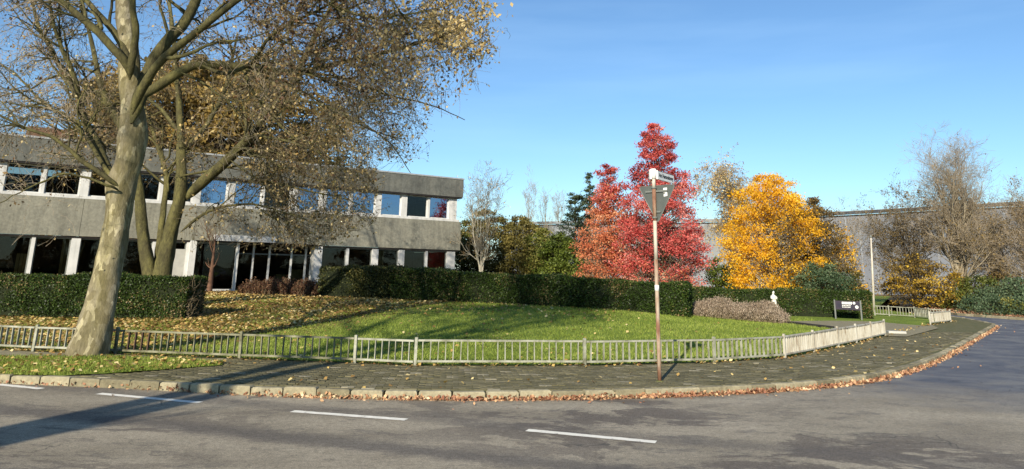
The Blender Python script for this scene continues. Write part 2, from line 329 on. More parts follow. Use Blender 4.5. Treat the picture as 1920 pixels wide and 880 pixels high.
mat['clad_top'] = noisy('dark_parapet', [(.3, (.05, .055, .065)), (.7, (.08, .085, .09))], 1, 2, .5, 0)
mat['moss_bark'] = noisy('mossy_bark', [(.28, (.034, .029, .014)), (.5, (.078, .070, .026)), (.66, (.135, .122, .040)), (.80, (.20, .175, .080))], 3.2, 8, .9, .7, .03, sc=(1, 1, .4), fine=(24, .6, 1.3))
mat['dark_bark'] = noisy('dark_bark', [(.3, (.035, .028, .020)), (.7, (.085, .065, .042))], 6, 6, .9, .5, .02)
mat['grey_bark'] = noisy('grey_bark', [(.3, (.17, .14, .095)), (.7, (.34, .29, .20))], 6, 6, .9, .5, .02)
mat['birch_bark'] = noisy('birch_bark', [(.32, (.18, .15, .11)), (.45, (.42, .38, .28)), (.7, (.55, .50, .38))], 4, 6, .8, .2, .01)
mat['twig'] = noisy('twigs', [(.3, (.12, .092, .055)), (.7, (.27, .215, .130))], 3, 4, .9, 0)
mat['twig_pale'] = noisy('pale_twigs', [(.3, (.24, .19, .130)), (.7, (.41, .335, .235))], 2, 4, .9, 0)
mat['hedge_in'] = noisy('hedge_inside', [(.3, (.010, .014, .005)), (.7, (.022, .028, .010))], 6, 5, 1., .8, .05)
mat['statue'] = noisy('white_statue', [(.3, (.55, .54, .48)), (.7, (.78, .76, .68))], 12, 4, .6, .1, .003)

lf = {}
lf['grass'] = leafy('grass_blades', [(0, (.12, .165, .024)), (.5, (.22, .29, .040)), (1, (.36, .40, .09))], .3, .6, .5)
lf['hedge'] = leafy('hedge_leaves', [(0, (.016, .026, .006)), (.5, (.034, .062, .011)), (.85, (.060, .100, .017)), (.97, (.12, .12, .035)), (1, (.22, .16, .07))], .2, .45, 1.1)
lf['hedge_b'] = leafy('hedge_leaves_brown', [(0, (.022, .026, .008)), (.5, (.050, .062, .014)), (.9, (.10, .10, .025)), (1, (.22, .19, .06))], .2, .5, 1.1)
lf['litter'] = leafy('fallen_leaf', [(0, (.16, .085, .03)), (.4, (.32, .20, .065)), (.75, (.52, .37, .12)), (1, (.70, .57, .28))], .1, .6, .5)
lf['gutter'] = leafy('gutter_leaf', [(0, (.24, .10, .06)), (.5, (.42, .23, .13)), (.85, (.54, .33, .17)), (1, (.72, .54, .33))], .1, .6, 1.5)
lf['plane'] = leafy('plane_leaves', [(0, (.07, .036, .020)), (.35, (.18, .095, .042)), (.7, (.34, .23, .09)), (1, (.56, .43, .19))], .35, .55, .4)
lf['gold'] = leafy('golden_leaves', [(0, (.40, .27, .10)), (.5, (.64, .47, .19)), (1, (.84, .68, .36))], .4, .55, .7)
lf['tan'] = leafy('withered_leaves', [(0, (.14, .090, .045)), (.5, (.36, .265, .12)), (1, (.66, .54, .28))], .35, .55, .8)
lf['olive'] = leafy('olive_leaves', [(0, (.055, .042, .014)), (.5, (.12, .095, .028)), (.85, (.24, .17, .05)), (1, (.6, .5, .2))], .35, .55, .6)
lf['backtree'] = leafy('brown_green_leaves', [(0, (.09, .062, .018)), (.5, (.25, .17, .045)), (.8, (.36, .24, .065)), (1, (.62, .48, .20))], .35, .55, .25)
lf['red'] = leafy('red_leaves', [(0, (.26, .035, .035)), (.4, (.58, .095, .085)), (.75, (.75, .20, .16)), (1, (.88, .44, .38))], .42, .5, .35)
lf['orange'] = leafy('orange_red_leaves', [(0, (.36, .085, .045)), (.45, (.62, .20, .095)), (.8, (.78, .34, .16)), (1, (.85, .50, .28))], .42, .5, .3)
lf['yellow'] = leafy('yellow_leaves', [(0, (.48, .26, .02)), (.4, (.82, .44, .020)), (.8, (.94, .58, .035)), (1, (.97, .76, .14))], .45, .5, .3)
lf['mustard'] = leafy('mustard_leaves', [(0, (.16, .10, .02)), (.4, (.38, .24, .03)), (.8, (.70, .45, .04)), (1, (.86, .60, .08))], .4, .5, .35)
lf['brown'] = leafy('brown_leaves', [(0, (.06, .045, .02)), (.5, (.15, .105, .04)), (1, (.32, .22, .07))], .35, .55, .35)
lf['bush'] = leafy('bush_leaves', [(0, (.05, .065, .014)), (.5, (.12, .14, .026)), (.85, (.20, .21, .045)), (1, (.32, .29, .08))], .3, .5, .3)
lf['bush_brown'] = leafy('russet_green_leaves', [(0, (.07, .062, .018)), (.5, (.16, .14, .036)), (.85, (.25, .20, .055)), (1, (.38, .29, .10))], .3, .5, .25)
lf['bush_green'] = leafy('fresh_green_leaves', [(0, (.05, .075, .012)), (.5, (.125, .165, .024)), (1, (.24, .26, .05))], .35, .5, .4)
lf['conifer'] = leafy('conifer_needles', [(0, (.018, .030, .014)), (.5, (.045, .065, .030)), (1, (.10, .12, .06))], .15, .6, .5)
lf['bluegreen'] = leafy('bluish_shrub_leaves', [(0, (.035, .065, .030)), (.5, (.08, .125, .06)), (1, (.16, .21, .11))], .3, .5, .5)
lf['dry'] = leafy('dry_shrub_stalks', [(0, (.16, .11, .075)), (.5, (.31, .24, .175)), (1, (.47, .385, .29))], .2, .8, 1.2)
lf['redbrown'] = leafy('red_brown_shrub', [(0, (.045, .018, .012)), (.5, (.10, .045, .025)), (1, (.18, .10, .05))], .2, .7, 1.2)

# ------------------------------------------------------------------ foliage and branch machinery (numpy)
def unit(v): return v/np.maximum(np.linalg.norm(v, axis=-1, keepdims=True), 1e-9)
def rdir(n, r=rng): return unit(r.normal(size=(n, 3)))
def leaves(P, size, r=rng, nrm=None, bias=0., aspect=.62, droop=0., along=None):
    """one folded rhombic leaf per point"""
    n = len(P); d = rdir(n, r)
    if nrm is not None: nn = unit(rdir(n, r)*(1-bias)+nrm*bias); d = unit(np.cross(nn, d)); 
    if along is not None: d = unit(d*.35+along)
    if droop: d = unit(d+np.array([0, 0, -droop]))
    e = unit(np.cross(d, rdir(n, r))) if nrm is None else unit(np.cross(nn, d))
    up = np.cross(d, e)
    s = (np.asarray(size)*r.uniform(.65, 1.35, n))[:, None]
    a = P; c = P+d*s; b = P+d*s*.5+e*s*aspect*.5+up*s*.10; f = P+d*s*.5-e*s*aspect*.5+up*s*.10
    V = np.stack([a, b, c, f], 1).reshape(-1, 3); return V, np.arange(4*n).reshape(n, 4)
def tubes(P, R_, sides):
    """P (n,k,3), R_ (n,k) -> quads"""
    n, k, _ = P.shape
    T = np.empty_like(P); T[:, 1:-1] = P[:, 2:]-P[:, :-2]; T[:, 0] = P[:, 1]-P[:, 0]; T[:, -1] = P[:, -1]-P[:, -2]; T = unit(T)
    ref = np.where(np.abs(T[:, :1, 2:3]) < .85, np.array([[[0, 0, 1.]]]), np.array([[[1., 0, 0]]])); ref = np.broadcast_to(ref, T.shape)
    A = unit(np.cross(T, ref)); B = np.cross(T, A)
    q = np.arange(sides)*2*math.pi/sides
    V = P[:, :, None]+R_[:, :, None, None]*(np.cos(q)[:, None]*A[:, :, None]+np.sin(q)[:, None]*B[:, :, None])
    idx = np.arange(n*k*sides).reshape(n, k, sides); nx = np.roll(idx, -1, 2)
    Fc = np.stack([idx[:, :-1], nx[:, :-1], nx[:, 1:], idx[:, 1:]], -1).reshape(-1, 4)
    return V.reshape(-1, 3), Fc
def join(parts):
    V, Fs, o = [], [], 0
    for v, f in parts: V.append(v); Fs.append(f+o); o += len(v)
    return np.concatenate(V), np.concatenate(Fs)
def resample(pts, K):
    pts = np.array(pts, float); d = np.r_[0, np.cumsum(np.linalg.norm(np.diff(pts, axis=0), axis=1))]
    # smooth with Catmull-Rom-ish dense interpolation
    m = len(pts); 
    if m > 2:
        ts = np.linspace(0, m-1, 60); i = np.clip(ts.astype(int), 0, m-2); t = (ts-i)[:, None]
        p0 = pts[np.maximum(i-1, 0)]; p1 = pts[i]; p2 = pts[i+1]; p3 = pts[np.minimum(i+2, m-1)]
        q = .5*((2*p1)+(-p0+p2)*t+(2*p0-5*p1+4*p2-p3)*t*t+(-p0+3*p1-3*p2+p3)*t**3)
        dd = np.r_[0, np.cumsum(np.linalg.norm(np.diff(q, axis=0), axis=1))]; s = np.linspace(0, dd[-1], K)
        return np.stack([np.interp(s, dd, q[:, j]) for j in range(3)], 1)
    s = np.linspace(0, d[-1], K); return np.stack([np.interp(s, d, pts[:, j]) for j in range(3)], 1)
def spawn(P, R_, n, length, angle, K, r, t0=.2, t1=1., up=0., wob=.15, rmax=None, rfac=.6, tip=.25, wt=None):
    """n child curves on the parent curves"""
    m, k, _ = P.shape
    Ls = np.linalg.norm(P[:, -1]-P[:, 0], axis=1) if wt is None else wt; pi = r.choice(m, n, p=Ls/Ls.sum()); t = r.uniform(t0, t1, n)*(k-1-1e-6); i = t.astype(int); fr = (t-i)[:, None]
    st = P[pi, i]*(1-fr)+P[pi, i+1]*fr; tg = unit(P[pi, i+1]-P[pi, i]); rr = R_[pi, i]*(1-fr[:, 0])+R_[pi, i+1]*fr[:, 0]
    pr = unit(np.cross(tg, rdir(n, r))); an = np.radians(r.uniform(angle[0], angle[1], n))[:, None]
    d = unit(tg*np.cos(an)+pr*np.sin(an)); ln = length*r.uniform(.55, 1.35, n)
    r0 = rr*rfac
    if rmax is not None: r0 = np.minimum(r0, rmax*r.uniform(.7, 1.2, n))
    Q = np.empty((n, K, 3)); Q[:, 0] = st; stp = (ln/(K-1))[:, None]
    for j in range(1, K):
        d = unit(d+r.normal(size=(n, 3))*wob+np.array([0, 0, up])); Q[:, j] = Q[:, j-1]+d*stp
    return Q, r0[:, None]*np.linspace(1, tip, K)[None]
def stuff(o): o['kind'] = 'stuff'; return o
def put(name, VF, m, parent=None, rnd=None, smooth=False):
    return link(name, mesh_np(name, VF[0], VF[1], m, rnd, smooth), parent)
def put_leaves(name, P, size, m, parent=None, r=rng, lo=0., hi=1., rn=None, **kw):
    V, Fc = leaves(P, size, r, **kw); return stuff(put(name, (V, Fc), m, parent, r.uniform(lo, hi, len(Fc)) if rn is None else rn))

def foliage_tree(name, base, height, radius, label, cat, prof, leafmat, bark, group=None, clumps=150, per=110, leaf=.13, csize=.5, h0=.15, trunk_r=.16, seed=1, skew=(0, 0), flat=.6,
                 bare=0, shell=.5, second=None, rx=1.0, lumpy=1.):
    """trunk > limbs to leaf clumps spread inside an envelope; prof(h) gives the crown radius at height h (0..1)"""
    r = np.random.default_rng(seed); base = np.array(base, float)
    root = empty(name, base, label, cat, group)
    ztop = height; n = clumps
    h = r.uniform(0, 1, n*3); pr = np.array([prof(a) for a in h]); keep = r.uniform(0, 1, n*3) < (pr/pr.max())**1.1+.12; h = h[keep][:n]; pr = pr[keep][:n]; n = len(h)
    a = r.uniform(0, 2*math.pi, n); lump = 1+lumpy*.09*np.sin(3*a+5*h+seed)+lumpy*.08*np.sin(7*a-9*h+seed*2)
    rad = radius*pr*lump*r.uniform(0, 1, n)**shell
    zz = height*(h0+(1-h0)*h)
    cen = np.stack([rad*np.cos(a)*rx+skew[0]*zz/height, rad*np.sin(a)+skew[1]*zz/height, zz], 1)+base
    tk = resample([base+[0, 0, -.15], base+[.06*r.normal(), 0, height*.3], base+[skew[0]*.4+.1*r.normal(), 0, height*.6], base+[skew[0]*.9, 0, height*.93]], 12)
    tr = trunk_r*np.linspace(1, .12, 12)**1.0; tr[0] *= 1.35
    put('trunk', tubes(tk[None], tr[None], 9), bark, root, smooth=True)
    zt = np.clip((cen[:, 2]-base[2]-rad*.55)/height, .06, .88); i = zt/.93*11; ii = np.clip(i.astype(int), 0, 10)
    st = tk[ii]+(tk[ii+1]-tk[ii])*(i-ii)[:, None]
    K = 6; t = np.linspace(0, 1, K)[None, :, None]
    mid = (st+cen)/2+np.array([0, 0, -.06])*rad[:, None]+r.normal(size=(n, 3))*.12
    Q = (1-t)**2*st[:, None]+2*t*(1-t)*mid[:, None]+t*t*cen[:, None]
    br = (trunk_r*.28*np.clip(1-zz/height*.6, .2, 1))[:, None]*np.linspace(1, .22, K)[None]
    nb = min(n, 26)
    big = np.argsort(-rad)[:nb]
    for k in big[:10]: put('limb', tubes(Q[k:k+1], br[k:k+1]*1.3, 5), bark, root, smooth=True)
    rest = np.setdiff1d(np.arange(n), big[:10])
    P2, R2 = spawn(Q, br, n*7, csize*1.6, (20, 60), 4, r, .45, 1., .05, .2, rmax=.018)
    stuff(put('twigs', join([tubes(Q[rest], br[rest], 4), tubes(P2, R2, 3)]), bark, root))
    nl = n*per
    cr_ = r.uniform(0, 1, n); ci = r.integers(0, n, nl); off = r.normal(size=(nl, 3))*csize*np.array([1, 1, flat])*.62*(.42+.65*pr[ci]/pr.max())[:, None]
    P = cen[ci]+off
    if second is None: put_leaves('leaves', P, leaf, leafmat, root, r, rn=.5*cr_[ci]+.5*r.uniform(0, 1, nl), nrm=unit(off+np.array([0, 0, .4])), bias=.35)
    else:
        mt2, fn = second; s = fn(P-base); s = r.uniform(0, 1, nl) < s
        o = off+np.array([0, 0, .4])
        rn = .5*cr_[ci]+.5*r.uniform(0, 1, nl); put_leaves('leaves', P[~s], leaf, leafmat, root, r, rn=rn[~s], nrm=unit(o[~s]), bias=.35); put_leaves('leaves', P[s], leaf, mt2, root, r, rn=rn[s], nrm=unit(o[s]), bias=.35)
    return root
def bare_tree(name, base, height, label, bark, twig, group=None, cat='tree', trunk_r=.2, seed=1, spread=.35, limbs=12, tw=(60, 420, 2600), lens=(.30, .13, .055), leafmat=None, nleaf=0, leaf=.1, up=.10, stems=1, t_lo=.25, droop=0, tmin=.22, thin=.006, leaf_lo=0):
    r = np.random.default_rng(seed); base = np.array(base, float); root = empty(name, base, label, cat, group)
    ST, SR = [], []
    for s in range(stems):
        a = r.uniform(0, 6.28); off = (np.array([math.cos(a), math.sin(a)*.4, 0])*spread*.35*height) if stems > 1 else np.zeros(3)
        if stems > 1: off[0] = (s-(stems-1)/2)*spread*.28*height
        tk = resample([base+off*.02+[0, 0, -.2], base+off*.25+[.03*height*r.normal()*.4, 0, height*.25], base+off*.7+[0, .02*height*r.normal(), height*.6], base+off+[0, 0, height*.98]], 14)
        tr = trunk_r/math.sqrt(stems)*np.linspace(1, .08, 14)**1.1; tr[0] *= 1.3
        put('trunk', tubes(tk[None], tr[None], 9), bark, root, smooth=True); ST.append(tk); SR.append(tr)
    ST = np.array(ST); SR = np.array(SR)
    Q, R_ = spawn(ST, SR, limbs, height*lens[0]*1.6, (22, 52), 10, r, t_lo, .9, up, .10, rfac=.62)
    for k in range(limbs): put('limb', tubes(Q[k:k+1], R_[k:k+1], 6), bark, root, smooth=True)
    A = np.concatenate([Q, np.stack([resample(s, 10) for s in ST])]); AR = np.concatenate([R_, SR[:, np.linspace(0, 13, 10).astype(int)]])
    Q2, R2 = spawn(A, AR, tw[0], height*lens[0], (25, 60), 8, r, .3, 1, up*.8, .12, rmax=.05, rfac=.6)
    Q3, R3 = spawn(Q2, R2, tw[1], height*lens[1], (25, 65), 6, r, .2, 1, up*.5-droop, .14, rmax=.02, rfac=.6)
    Q4, R4 = spawn(Q3, R3, tw[2], height*lens[2], (20, 60), 4, r, .1, 1, up*.3-droop*2, .16, rmax=thin*1.5, rfac=.7); R4 = np.maximum(R4, thin*.5)
    stuff(put('branches', join([tubes(Q2, R2, 5), tubes(Q3, R3, 4)]), bark, root)); stuff(put('twigs', tubes(Q4, R4, 3), twig, root))
    if nleaf:
        i = r.integers(0, len(Q4), nleaf); k = r.integers(1, 4, nleaf); P = Q4[i, k]+r.normal(size=(nleaf, 3))*.04
        if leaf_lo: P = P[r.uniform(0, 1, len(P)) < np.clip(1.6-(P[:, 2]-base[2])/height*leaf_lo, .02, 1)]
        put_leaves('leaves', P, leaf, leafmat, root, r, droop=.5)
    return root

# ================================================================== THE SETTING
def structure(o): o['kind'] = 'structure'; return o
def grid_sheet(name, A, B, nv, m, zf, parent=None, pw=1.):
    """sheet lofted between curves A and B (k,2)"""
    k = len(A); v = np.linspace(0, 1, nv)**pw
    P = A[:, None]*(1-v[None, :, None])+B[:, None]*v[None, :, None]
    Z = zf(P[..., 0], P[..., 1]); V = np.concatenate([P, Z[..., None]], -1).reshape(-1, 3)
    i = np.arange(k*nv).reshape(k, nv); Fc = np.stack([i[:-1, :-1], i[1:, :-1], i[1:, 1:], i[:-1, 1:]], -1).reshape(-1, 4)
    return put(name, (V, Fc), m, parent, smooth=True)
flat = lambda z: (lambda x, y: np.full(np.shape(x), z, float))
def quad_sheet(name, x0, x1, y0, y1, z, m):
    return structure(put(name, (np.array([(x0, y0, z), (x1, y0, z), (x1, y1, z), (x0, y1, z)], float), np.array([[0, 1, 2, 3]])), m))
quad_sheet('ground', -1500, 1500, -1500, 1500, -.45, mat['earth'])
quad_sheet('road', -120, 120, -60, 60, -.10, mat['asphalt'])

# kerb line: bottom of the kerb face on the road, from the left round the corner
KERB = [np.array([-40., 16.3, -.1]), np.array([-14., 13.1, -.1])]+[GP(x, y, -.1) for x, y in [(0, 719), (240, 729), (480, 742), (700, 749), (900, 751), (1100, 749), (1240, 745), (1400, 738), (1520, 730), (1620, 719), (1680, 706), (1725, 692), (1775, 670), (1825, 641), (1871, 613)]]
KERB += [np.array([21.9, 37.2, -.1]), np.array([22.6, 46., -.1])]
def arc_resample(P, step):
    P = np.array(P, float)
    m = len(P); ts = np.linspace(0, m-1, 1200); i = np.clip(ts.astype(int), 0, m-2); t = (ts-i)[:, None]
    q = P[i]*(1-t)+P[i+1]*t
    for _ in range(60): q[1:-1] = .25*q[:-2]+.5*q[1:-1]+.25*q[2:]
    d = np.r_[0, np.cumsum(np.linalg.norm(np.diff(q, axis=0), axis=1))]; s = np.arange(0, d[-1], step)
    return np.stack([np.interp(s, d, q[:, j]) for j in range(P.shape[1])], 1)
kc = arc_resample([k[:2] for k in KERB], .5)
kt = unit(np.gradient(kc, axis=0)); kn = np.stack([-kt[:, 1], kt[:, 0]], 1)            # kn points away from the road
inner = kc+kn*.15
bk = arc_resample(BACK, .1)
idx = np.linspace(0, len(bk)-1, len(kc)).astype(int)
# pavement bed reaches 1 m under the lawn
near = np.array([bk[np.argmin(np.linalg.norm(bk-p, axis=1))] for p in inner])
near = np.array([bk[min(len(bk)-1, int(j))] for j in np.maximum.accumulate([np.argmin(np.linalg.norm(bk-p, axis=1)) for p in inner])])
pav = structure(grid_sheet('pavement', inner-kn*.02, near+kn*1.0, 6, mat['pave'], flat(0.)))
lw = bk[::4]; top = np.stack([np.interp(lw[:, 0], [-40, 22], [-75, 40]), np.full(len(lw), 80.)], 1)
lawn = structure(grid_sheet('lawn', lw, top, 70, mat['lawn'], lambda x, y: Tz(x, y), pw=1.5))

# kerb stones, each a part of the kerb
kerb = structure(link('kerb', MB().prism([(*p, -.099) for p in kc[::6]+kn[::6]*.045]+[(*p, -.099) for p in (kc[::6]+kn[::6]*.13)[::-1]], (0, 0, .055)).mesh('kerb', mat['pave'])))
stone = []
for i in range(8):
    b = MB().bevbox((0, 0, 0), (.485-.012*(i % 3), .15, .135), .018)
    me = b.mesh('kerb_stone', mat['kerb']); a = me.attributes.new('rnd', 'FLOAT', 'FACE'); a.data.foreach_set('value', [float(rng.uniform(.1, .9))]*len(me.polygons)); stone.append(me)
for i in range(len(kc)-1):
    if kc[i][0] < -14 or kc[i][1] > 42: continue
    c = (kc[i]+kc[i+1])/2+(kn[i]+kn[i+1])/2*.075; t = kc[i+1]-kc[i]
    o = link('kerb_stone', stone[rng.integers(8)], kerb); o.location = (c[0], c[1], -.046+rng.normal()*.005)
    o.rotation_euler = (rng.normal()*.014, rng.normal()*.012, math.atan2(t[1], t[0])+rng.normal()*.010)

# paving bricks between kerb and railing
def side(px, py, line):       # signed distance to a polyline (positive beyond it)
    P = np.stack([px, py], -1); d = P[:, None]-line[None]; j = np.argmin((d**2).sum(-1), 1); j = np.clip(j, 1, len(line)-2)
    t = unit(line[j+1]-line[j-1]); nrm = np.stack([-t[:, 1], t[:, 0]], 1); return ((P-line[j])*nrm).sum(-1)
kd, bd = kc+kn*.15, bk[::3]
gx, gy = np.meshgrid(np.arange(-62, 100), np.arange(0, 140)); ang = math.radians(4)
bx = (gx*.21+(gy % 2)*.105).ravel(); by = (gy*.108).ravel()
X = bx*math.cos(ang)-by*math.sin(ang)-.3; Y = bx*math.sin(ang)+by*math.cos(ang)+10.8
k = (side(X, Y, kd) > .09) & (side(X, Y, bd) < -.10); X, Y = X[k], Y[k]
# the verge of grass covers the left end
VERGE = [GP(x, y, 0)[:2] for x, y in [(-90, 672), (0, 671), (122, 671), (200, 671), (330, 675), (420, 682), (415, 687), (330, 694), (230, 701), (120, 707), (0, 706.), (-90, 700)]]
def inside(x, y, poly):
    c = np.zeros(np.shape(x), bool); n = len(poly)
    for i in range(n):
        (x1, y1), (x2, y2) = poly[i], poly[(i+1) % n]
        if y1 == y2: continue
        c ^= ((y1 > y) != (y2 > y)) & (x < (x2-x1)*(y-y1)/(y2-y1)+x1)
    return c
k = ~inside(X, Y, VERGE) & (X > -11); X, Y = X[k], Y[k]
k = rng.uniform(0, 1, len(X)) > .03; X, Y = X[k], Y[k]
D = np.hypot(X, Y); order = np.argsort(D); near_i = order[:290]; rest_i = order[290:]
brick_me = []
for i in range(6):
    me = MB().bevbox((0, 0, 0), (.2, .098, .02), .004).mesh('paving_brick', mat['brick']); a = me.attributes.new('rnd', 'FLOAT', 'FACE'); a.data.foreach_set('value', [float([.1, .3, .5, .65, .8, 1.0][i])]*len(me.polygons)); brick_me.append(me)
for j in near_i:
    o = link('paving_brick', brick_me[rng.choice(6, p=[.2, .22, .22, .2, .12, .04])], pav); o.location = (X[j], Y[j], .0+abs(rng.normal())*.002); o.rotation_euler = (rng.normal()*.015, rng.normal()*.012, ang+rng.normal()*.01)
n = len(rest_i); bb = np.array(MB().bevbox((0, 0, 0), (.2, .098, .02), .004).V); bf = np.array([f for f in MB().bevbox((0, 0, 0), (.2, .098, .02), .004).F if f != (3, 2, 1, 0)])
th = ang+rng.normal(size=n)*.01; ct, st_ = np.cos(th), np.sin(th)
V = np.empty((n, 12, 3)); V[..., 0] = X[rest_i, None]+bb[:, 0]*ct[:, None]-bb[:, 1]*st_[:, None]; V[..., 1] = Y[rest_i, None]+bb[:, 0]*st_[:, None]+bb[:, 1]*ct[:, None]
V[..., 2] = bb[:, 2]+np.abs(rng.normal(size=(n, 1)))*.002+bb[:, 0]*rng.normal(size=(n, 1))*.012+bb[:, 1]*rng.normal(size=(n, 1))*.015
r_b = rng.choice([.1, .3, .5, .65, .8, 1.0], n, p=[.2, .22, .22, .2, .12, .04])
stuff(put('paving_bricks', (V.reshape(-1, 3), (bf[None]+np.arange(n)[:, None, None]*12).reshape(-1, 4)), mat['brick'], pav, np.repeat(r_b, len(bf))))

def poly_sheet(name, pts, m, kind='structure', sub=0):
    import bmesh
    bm = bmesh.new(); bm.faces.new([bm.verts.new(p) for p in pts]); bmesh.ops.triangulate(bm, faces=bm.faces[:])
    me = bpy.data.meshes.new(name); bm.to_mesh(me); bm.free(); me.materials.append(m)
    o = link(name, me); o['kind'] = kind; return o
def jag(poly, step, amp, z):
    out_ = []
    for i in range(len(poly)):
        a, b = np.array(poly[i]), np.array(poly[(i+1) % len(poly)]); n_ = max(1, int(np.linalg.norm(b-a)/step))
        for j in range(n_): q = a+(b-a)*j/n_+rng.normal(size=2)*amp; out_.append((q[0], q[1], z))
    return out_
poly_sheet('verge_of_grass', jag(VERGE, .25, .05, .026), mat['lawn'])
FP = [GP(x, y, 0)[:2] for x, y in [(-90, 654.5), (0, 658), (62, 661.5), (122, 664), (205, 667), (205, 671.), (122, 671.5), (0, 671.5), (-90, 673)]]
poly_sheet('side_path', [(p[0], p[1], .016) for p in FP], mat['path'])
# driveway between the railings and the slab path to the gate hedge
DW = [GP(x, y, .02)[:2] for x, y in [(1660, 631), (1640, 620), (1560, 616), (1476, 606.5), (1470, 603), (1560, 602), (1640, 603.5), (1700, 609), (1742, 612), (1746, 609), (1760, 616), (1700, 632)]]
poly_sheet('driveway', [(p[0], p[1], .030) for p in DW], mat['path'])
e0, e1 = GP(1476, 606, .03), GP(1562, 616, .03); MBk = MB(); t = (e1-e0)/np.linalg.norm(e1-e0); MBk.box((e0+e1)/2+[0, 0, .02], (np.linalg.norm(e1-e0), .12, .10), (t, np.cross((0, 0, 1), t), (0, 0, 1)))
structure(MBk.build('path_edging', mat['dark']))
e0, e1 = GP(1664, 624.5, .03), GP(1697, 625.5, .03); t = (e1-e0)/np.linalg.norm(e1-e0); tagit(MB().bevbox((e0+e1)/2+[0, 0, .03], (np.linalg.norm(e1-e0), .28, .08), .01, (t, np.cross((0, 0, 1), t), (0, 0, 1))).build('threshold_stone', mat['sill']), 'pale flat stone slab lying across the driveway entrance beside the railing end', 'slab')

# far side of the side street: kerb and leafy verge
FARK = [np.array([60., 30.5]), GP(1920, 601, -.1)[:2], GP(1860, 596.5, -.1)[:2], GP(1796, 592, -.1)[:2], np.array([25.5, 52.])]
fk = arc_resample(FARK[::-1], .5); ft = unit(np.gradient(fk, axis=0)); fn_ = np.stack([-ft[:, 1], ft[:, 0]], 1)
structure(grid_sheet('far_verge', fk+fn_*.14, np.stack([np.interp(np.arange(len(fk)), [0, len(fk)-1], [28, 110]), np.full(len(fk), 140.)], 1), 12, mat['verge'], flat(.0), pw=1.6))
fkerb = structure(link('far_kerb', MB().prism([(*p, -.099) for p in fk[::4]+fn_[::4]*.03]+[(*p, -.099) for p in (fk[::4]+fn_[::4]*.14)[::-1]], (0, 0, .06)).mesh('far_kerb', mat['pave'])))
for i in range(len(fk)-1):
    if fk[i][0] > 40 or fk[i][1] > 45: continue
    c = (fk[i]+fk[i+1])/2+fn_[i]*.075; t = fk[i+1]-fk[i]; o = link('kerb_stone', stone[i % 8], fkerb); o.location = (c[0], c[1], -.048); o.rotation_euler = (0, 0, math.atan2(t[1], t[0]))
# pavement and grass on the camera's side of the road
quad_sheet('near_pavement', -60, 60, -60, -2.5, .0, mat['pave']); quad_sheet('near_lawn', -60, 60, -60, -4.8, .02, mat['lawn'])

# lane markings
for (a, b) in (((-62, 715), (78, 729)), ((185, 738), (375, 755)), ((548, 771), (762, 787)), ((988, 806.5), (1230, 829))):
    A, B = GP(*a, -.094), GP(*b, -.094); t = unit(B-A); nn = np.array([-t[1], t[0], 0]); hw = .068; K = 26
    s = np.linspace(0, 1, K); P = A[None]*(1-s[:, None])+B[None]*s[:, None]; j1 = rng.normal(size=(K, 1))*.004; j2 = rng.normal(size=(K, 1))*.004
    V = np.concatenate([P+nn*(hw+j1), P-nn*(hw+j2)]); Fc = np.array([(K+i, K+i+1, i+1, i) for i in range(K-1)])
    link('lane_dash', mesh_np('lane_dash', V, Fc, mat['paint']), bpy.data.objects['road'])

# ================================================================== RAILINGS
def railing(name, pts, label, mats, cat='fence', h=.475, post_at=None, gapfrac=None, sp=.142):
    pts = [np.array([*p[:2], 0.]) for p in pts]; c0 = pts[0]
    for p in pts: p[2] = 0
    root = empty(name, c0, label, cat)
    bal = {}
    for m_ in set(mats): bal[m_] = MB().box((0, 0, .275), (.016, .048, .37)).mesh('baluster', mat[m_])
    postm = {m_: MB().bevbox((0, 0, .25), (.052, .052, .53), .008).mesh('post', mat[m_]) for m_ in set(mats)}
    for i in range(len(pts)-1):
        a, b = pts[i], pts[i+1]; t = b-a; ln = np.linalg.norm(t); t = t/ln; rz = math.atan2(t[1], t[0]); m_ = mats[i % len(mats)]; side_ = np.cross((0, 0, 1), t)
        o = link('post', postm[m_], root); o.location = tuple(a); o.rotation_euler = (rng.normal()*.012, rng.normal()*.015, rz)
        dz = rng.normal()*.004
        for z, hh in ((.085, .036), (h-.02, .034)):
            MB().bevbox((a+b)/2+[0, 0, z+dz], (ln-.075, .05, hh), .006, (t, side_, (0, 0, 1))).build('rail', mat[m_], root)
        nb = max(2, int(round((ln-.12)/sp)))
        for k in range(nb):
            q = a+t*(.06+(ln-.12)*(k+.5)/nb); mm = m_
            if m_ == 'fence_old' and i == DARKSEC and 1 <= k <= 4: mm = 'fence_dark'
            if mm not in bal: bal[mm] = MB().box((0, 0, .275), (.022, .048, .37)).mesh('baluster', mat[mm])
            if rng.uniform() < .015: continue
            o = link('baluster', bal[mm], root); o.location = (q[0], q[1], dz); o.rotation_euler = (rng.normal()*.008, rng.normal()*.012, rz)
    o = link('post', postm[mats[(len(pts)-2) % len(mats)]], root); o.location = tuple(pts[-1]); o.rotation_euler = (0, 0, rz)
    return root
f1 = [(-16.3, 17.2), (-13.1, 16.75)]+[GP(*p)[:2] for p in [(62, 659), (215, 664.5), (449, 674), (665, 682), (778, 687), (1096, 687), (1340, 681), (1472, 672), (1527, 661), (1572, 650.5), (1606, 643.5), (1634, 637), (1660, 631)]]
DARKSEC = 3
railing('metal_railing', f1, 'long low metal railing with flat bars running along the back of the brick pavement', ['fence', 'fence', 'fence', 'fence_old', 'fence_old', 'fence', 'fence', 'fence', 'fence', 'fence_white', 'fence_white', 'fence_white', 'fence_white', 'fence_white'])
DARKSEC = -1
g2 = [GP(1745, 609)[:2], GP(1770, 606)[:2], GP(1783, 604)[:2]]
railing('metal_railing', g2, 'short pale low railing beyond the driveway mouth at the street corner', ['fence_white', 'fence_white'])
